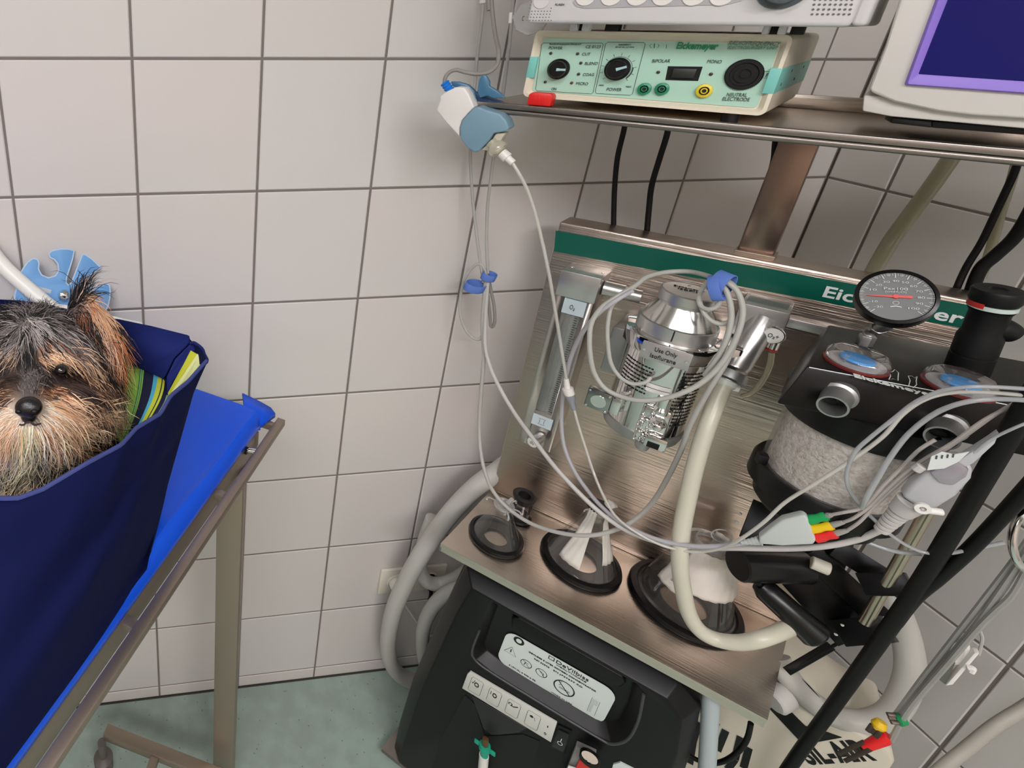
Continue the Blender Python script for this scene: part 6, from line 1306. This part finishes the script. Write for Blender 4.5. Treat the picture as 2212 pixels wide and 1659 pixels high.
# translucent connector with strain relief and clip
cn = thing('cable_connector', P(2020, 1060, -.04), 'large translucent grey connector with ribbed strain relief, right of the canister', 'connector')
CT_ = mat('connector_grey', (184, 184, 186), .35, spec=.5)
G().prism([P(x, y, -.05) for x, y in [(1948, 1074), (1968, 1050), (2010, 1012), (2045, 992), (2078, 990), (2104, 1014), (2100, 1036), (2066, 1074), (2012, 1108), (1985, 1100)]], W * .016).build('connector_body', CT_, cn, bevel=.004, bseg=3)
G().prism([P(x, y, -.054) for x, y in [(2008, 1022), (2046, 998), (2074, 998), (2096, 1016), (2090, 1032), (2060, 1052), (2030, 1046)]], W * .012).build('clear_cap', clear('cap_clear', tint=(225, 220, 225), milk=.4, gloss=.6, milkc=(190, 182, 190)), cn, bevel=.003)
q0, q1 = P(1903, 1146, -.038), P(1944, 1106, -.042); L_ = (q1 - q0).length; rp = [(.004, 0)]
for k in range(6): rp += [(.0062 + .0004 * k, L_ * (k + .15) / 6), (.0064 + .0004 * k, L_ * (k + .7) / 6), (.0046 + .0004 * k, L_ * (k + .75) / 6), (.0046 + .0004 * k, L_ * (k + .98) / 6)]
G().lathe(q0, (q1 - q0).normalized(), rp, 20).build('strain_relief', MATS['pale_cable'], cn)
G().cyl(q1, P(1972, 1084, -.044), .0095, .012, 24, bev=.001).build('collar', MATS['pale_cable'], cn)
G().cyl(P(1988, 1100, -.058), P(2038, 1107, -.056), .0034, seg=16, bev=.0008).build('cord_peg', WHITEP, cn)
G().lathe(P(1992, 1096, -.060), -W, [(.0025, 0), (.0058, 0), (.0058, .003), (.0025, .003)], 20, caps=False).build('peg_ring', WHITEP, cn)
G().prism([P(x, y, -.052) for x, y in [(2030, 1010), (2062, 1000), (2140, 950), (2160, 935), (2150, 960), (2104, 1002), (2070, 1018)]], W * .010).build('connector_tail', CT_, cn, bevel=.002)
tg_ = G().prism([P(x, y, -.056) for x, y in [(2003, 1016), (2012, 986), (2034, 976), (2060, 982), (2094, 976), (2070, 998), (2040, 1012)]], W * .0012).build('paper_tag', mat('tag_white', (214, 218, 216), .6), cn, smooth=0)
for k in range(4): G().strip([P(2022 + k * 12, 992 - k * 1.2, -.0564), P(2024 + k * 12, 984 - k * 1.2, -.0564)], .0012, -W).build('tag_print', DARK, tg_, smooth=0)
G().cyl(P(1976, 1016, -.052), P(1992, 1006, -.052), .0042, seg=12, bev=.001).build('lead_clip', MATS['pale_cable'], cn)
# bunch of electrode clips and wires at lower right
xw = 1.40
def RX(x, y, xx=1.36): return P(x, y, .085 - (1.36 - xx) * .5)
for i, (pts, lab_) in enumerate((([(2232, 1150), (2190, 1212), (2130, 1290), (2060, 1380), (1990, 1470), (1935, 1545)], 'upper grey wire of the clip bunch, running to the right edge'),
                     ([(2232, 1172), (2180, 1250), (2120, 1335), (2060, 1410), (1990, 1490), (1945, 1548)], 'middle grey wire of the clip bunch, running to the right edge'),
                     ([(2232, 1200), (2190, 1280), (2150, 1320), (2115, 1355), (2050, 1430), (1965, 1530), (1925, 1600)], 'lower grey wire of the clip bunch, running to the right edge'))):
    tag(G().tube([RX(*p, xx=1.36 - .01 * i) for p in pts], .0032, 8).build('clip_wire', clear('wire_clear', milk=.7, milkc=(168, 166, 160))), lab_, 'cable')
def croc(name, x, y, x1, y1, rgb, lab_, m2=None):
    a, b = RX(x, y, 1.345), RX(x1, y1, 1.335); t_ = thing(name, a, lab_, 'clip', 'electrode clips'); d = (b - a); L_ = d.length; d.normalize(); n = (CAM - a).normalized(); s_ = d.cross(n).normalized(); n = s_.cross(d)
    mm = mat('clip_' + str(rgb[0]), rgb, .4)
    G().lathe(a, d, [(0, -.004), (.0055, -.003), (.0078, .004), (.0055, L_ * .5), (0, L_ * .55)], 16).build('cover', mm, t_)
    met = m2 or mat('tarnished_clip', (84, 74, 66), .4, .7)
    G().fbox(a + d * L_ * .4 - s_ * .006, d * L_ * .6, s_ * .005, n * .006).build('jaw', met, t_, bevel=.001); G().fbox(a + d * L_ * .4 + s_ * .002, d * L_ * .6, s_ * .005, n * .006).build('jaw', met, t_, bevel=.001)
    for k in range(4): G().fbox(a + d * L_ * (.55 + .1 * k) - s_ * .001, d * .002, s_ * .003, n * .005).build('tooth', met, t_, smooth=0)
croc('electrode_clip', 1950, 1555, 1918, 1552, (20, 140, 80), 'green electrode clip, topmost of the clip bunch at lower right')
croc('electrode_clip', 1902, 1562, 1885, 1585, (232, 190, 30), 'yellow electrode clip, left in the clip bunch at lower right')
croc('electrode_clip', 1915, 1592, 1822, 1636, (228, 34, 34), 'red electrode clip with long dark jaws over the white bag')
fcl = thing('finger_clip', RX(2070, 1440), 'white plastic clip hanging on a thin wire in front of the side wall', 'clip')
def fx_(x, y, o=0): return P(x, y, .085 - o)
G().tube([fx_(2078, 1388), fx_(2066, 1392), fx_(2056, 1415), (fx_(2058, 1428)), fx_(2076, 1424), fx_(2086, 1405), fx_(2082, 1390)], .004, 10, closed=True).build('spring_loop', WHITEP, fcl)
G().prism([fx_(2105, 1410, .01), fx_(2118, 1412, .01), fx_(2060, 1480, .01), fx_(2040, 1484, .01)], W * .010).build('jaw', WHITEP, fcl, bevel=.002)
G().prism([fx_(2052, 1428, .012), fx_(2066, 1432, .012), fx_(2044, 1482, .012), fx_(2026, 1468, .012)], W * .010).build('jaw', mat('clip_grey_metal', (132, 128, 122), .3, .9), fcl, bevel=.002)
G().tube([fx_(2090, 1442, .012), fx_(2102, 1444, .012), fx_(2098, 1452, .012)], .003, 8).build('hook', WHITEP, fcl)
tag(G().tube([RX(2232, 1160), RX(2190, 1250), RX(2150, 1310), RX(2118, 1352), RX(2122, 1380), RX(2114, 1414)], .0016, 8).build('clip_wire', GREYC), 'very thin wire carrying the white plastic clip', 'cable')
rc_ = P(2238, 1168, .06); 
tag(G().tube(circ(rc_, XR * .026, YD * .036, 30), .0035, 12, smooth=1, closed=True).build('metal_ring', CHROME), 'shiny metal ring cut by the right edge of the picture', 'ring')
cable('floor_cable', [(2260, 1498, .25), (2212, 1530, .24), (2150, 1568, .22), (2085, 1620, .2), (2030, 1665, .18), (1980, 1715, .18), (1930, 1810, .18), (1900, 1960, .17)], 22, mat('warm_grey_cable', (172, 166, 156), .5), 'thick warm grey cable in the bottom right corner', 'cable', seg=14)
# ---- cream carrier bag with black print, on the floor behind the worktop corner
bgm = mat('cream_bag', (206, 198, 180), .5, bump=((10, 10, 10), .4, .01))
cb_ = thing('carrier_bag', M(.55, .1, .02), 'cream bag with black printed stripes and lettering, below the worktop at lower right', 'bag')
bw = .12
pts = [(1400, 1760), (1480, 1560), (1560, 1500), (1640, 1460), (1688, 1432), (1735, 1478), (1800, 1545), (1862, 1588), (1928, 1622), (1934, 1650), (1925, 1760)]
pf = [P(x, y, bw) for x, y in pts]; pf[0].z = .004; pf[-1].z = .004
g = G().prism(pf, W * .12); g.build('bag_body', bgm, cb_, bevel=.006, bseg=3)
def bq(pts, nm='black_stripe'): return G().prism([P(x, y, bw - .0002) for x, y in pts], -W * .0012).build(nm, BLACK, cb_, smooth=0)
bq([(1662, 1530), (1688, 1515), (1712, 1540), (1740, 1568), (1790, 1582), (1818, 1592), (1742, 1606), (1726, 1598)]); bq([(1690, 1440), (1712, 1446), (1748, 1480), (1776, 1512), (1800, 1548), (1770, 1532), (1728, 1500)])
text('SIL-AIR', P(1748, 1650, bw), P(1893, 1640, bw), .030, -W, BLACK, cb_, bold=.03, lift=.0006, shear=.15)
for pts in ([(1548, 1560), (1540, 1585)], [(1568, 1578), (1550, 1622)], [(1600, 1592), (1588, 1640)], [(1618, 1615), (1606, 1660)], [(1510, 1560), (1498, 1600), (1490, 1650)], [(1588, 1640), (1572, 1662)]):
    G().strip([P(x, y, bw - .0012) for x, y in pts], .009, -W).build('brush_stroke', BLACK, cb_, smooth=0)
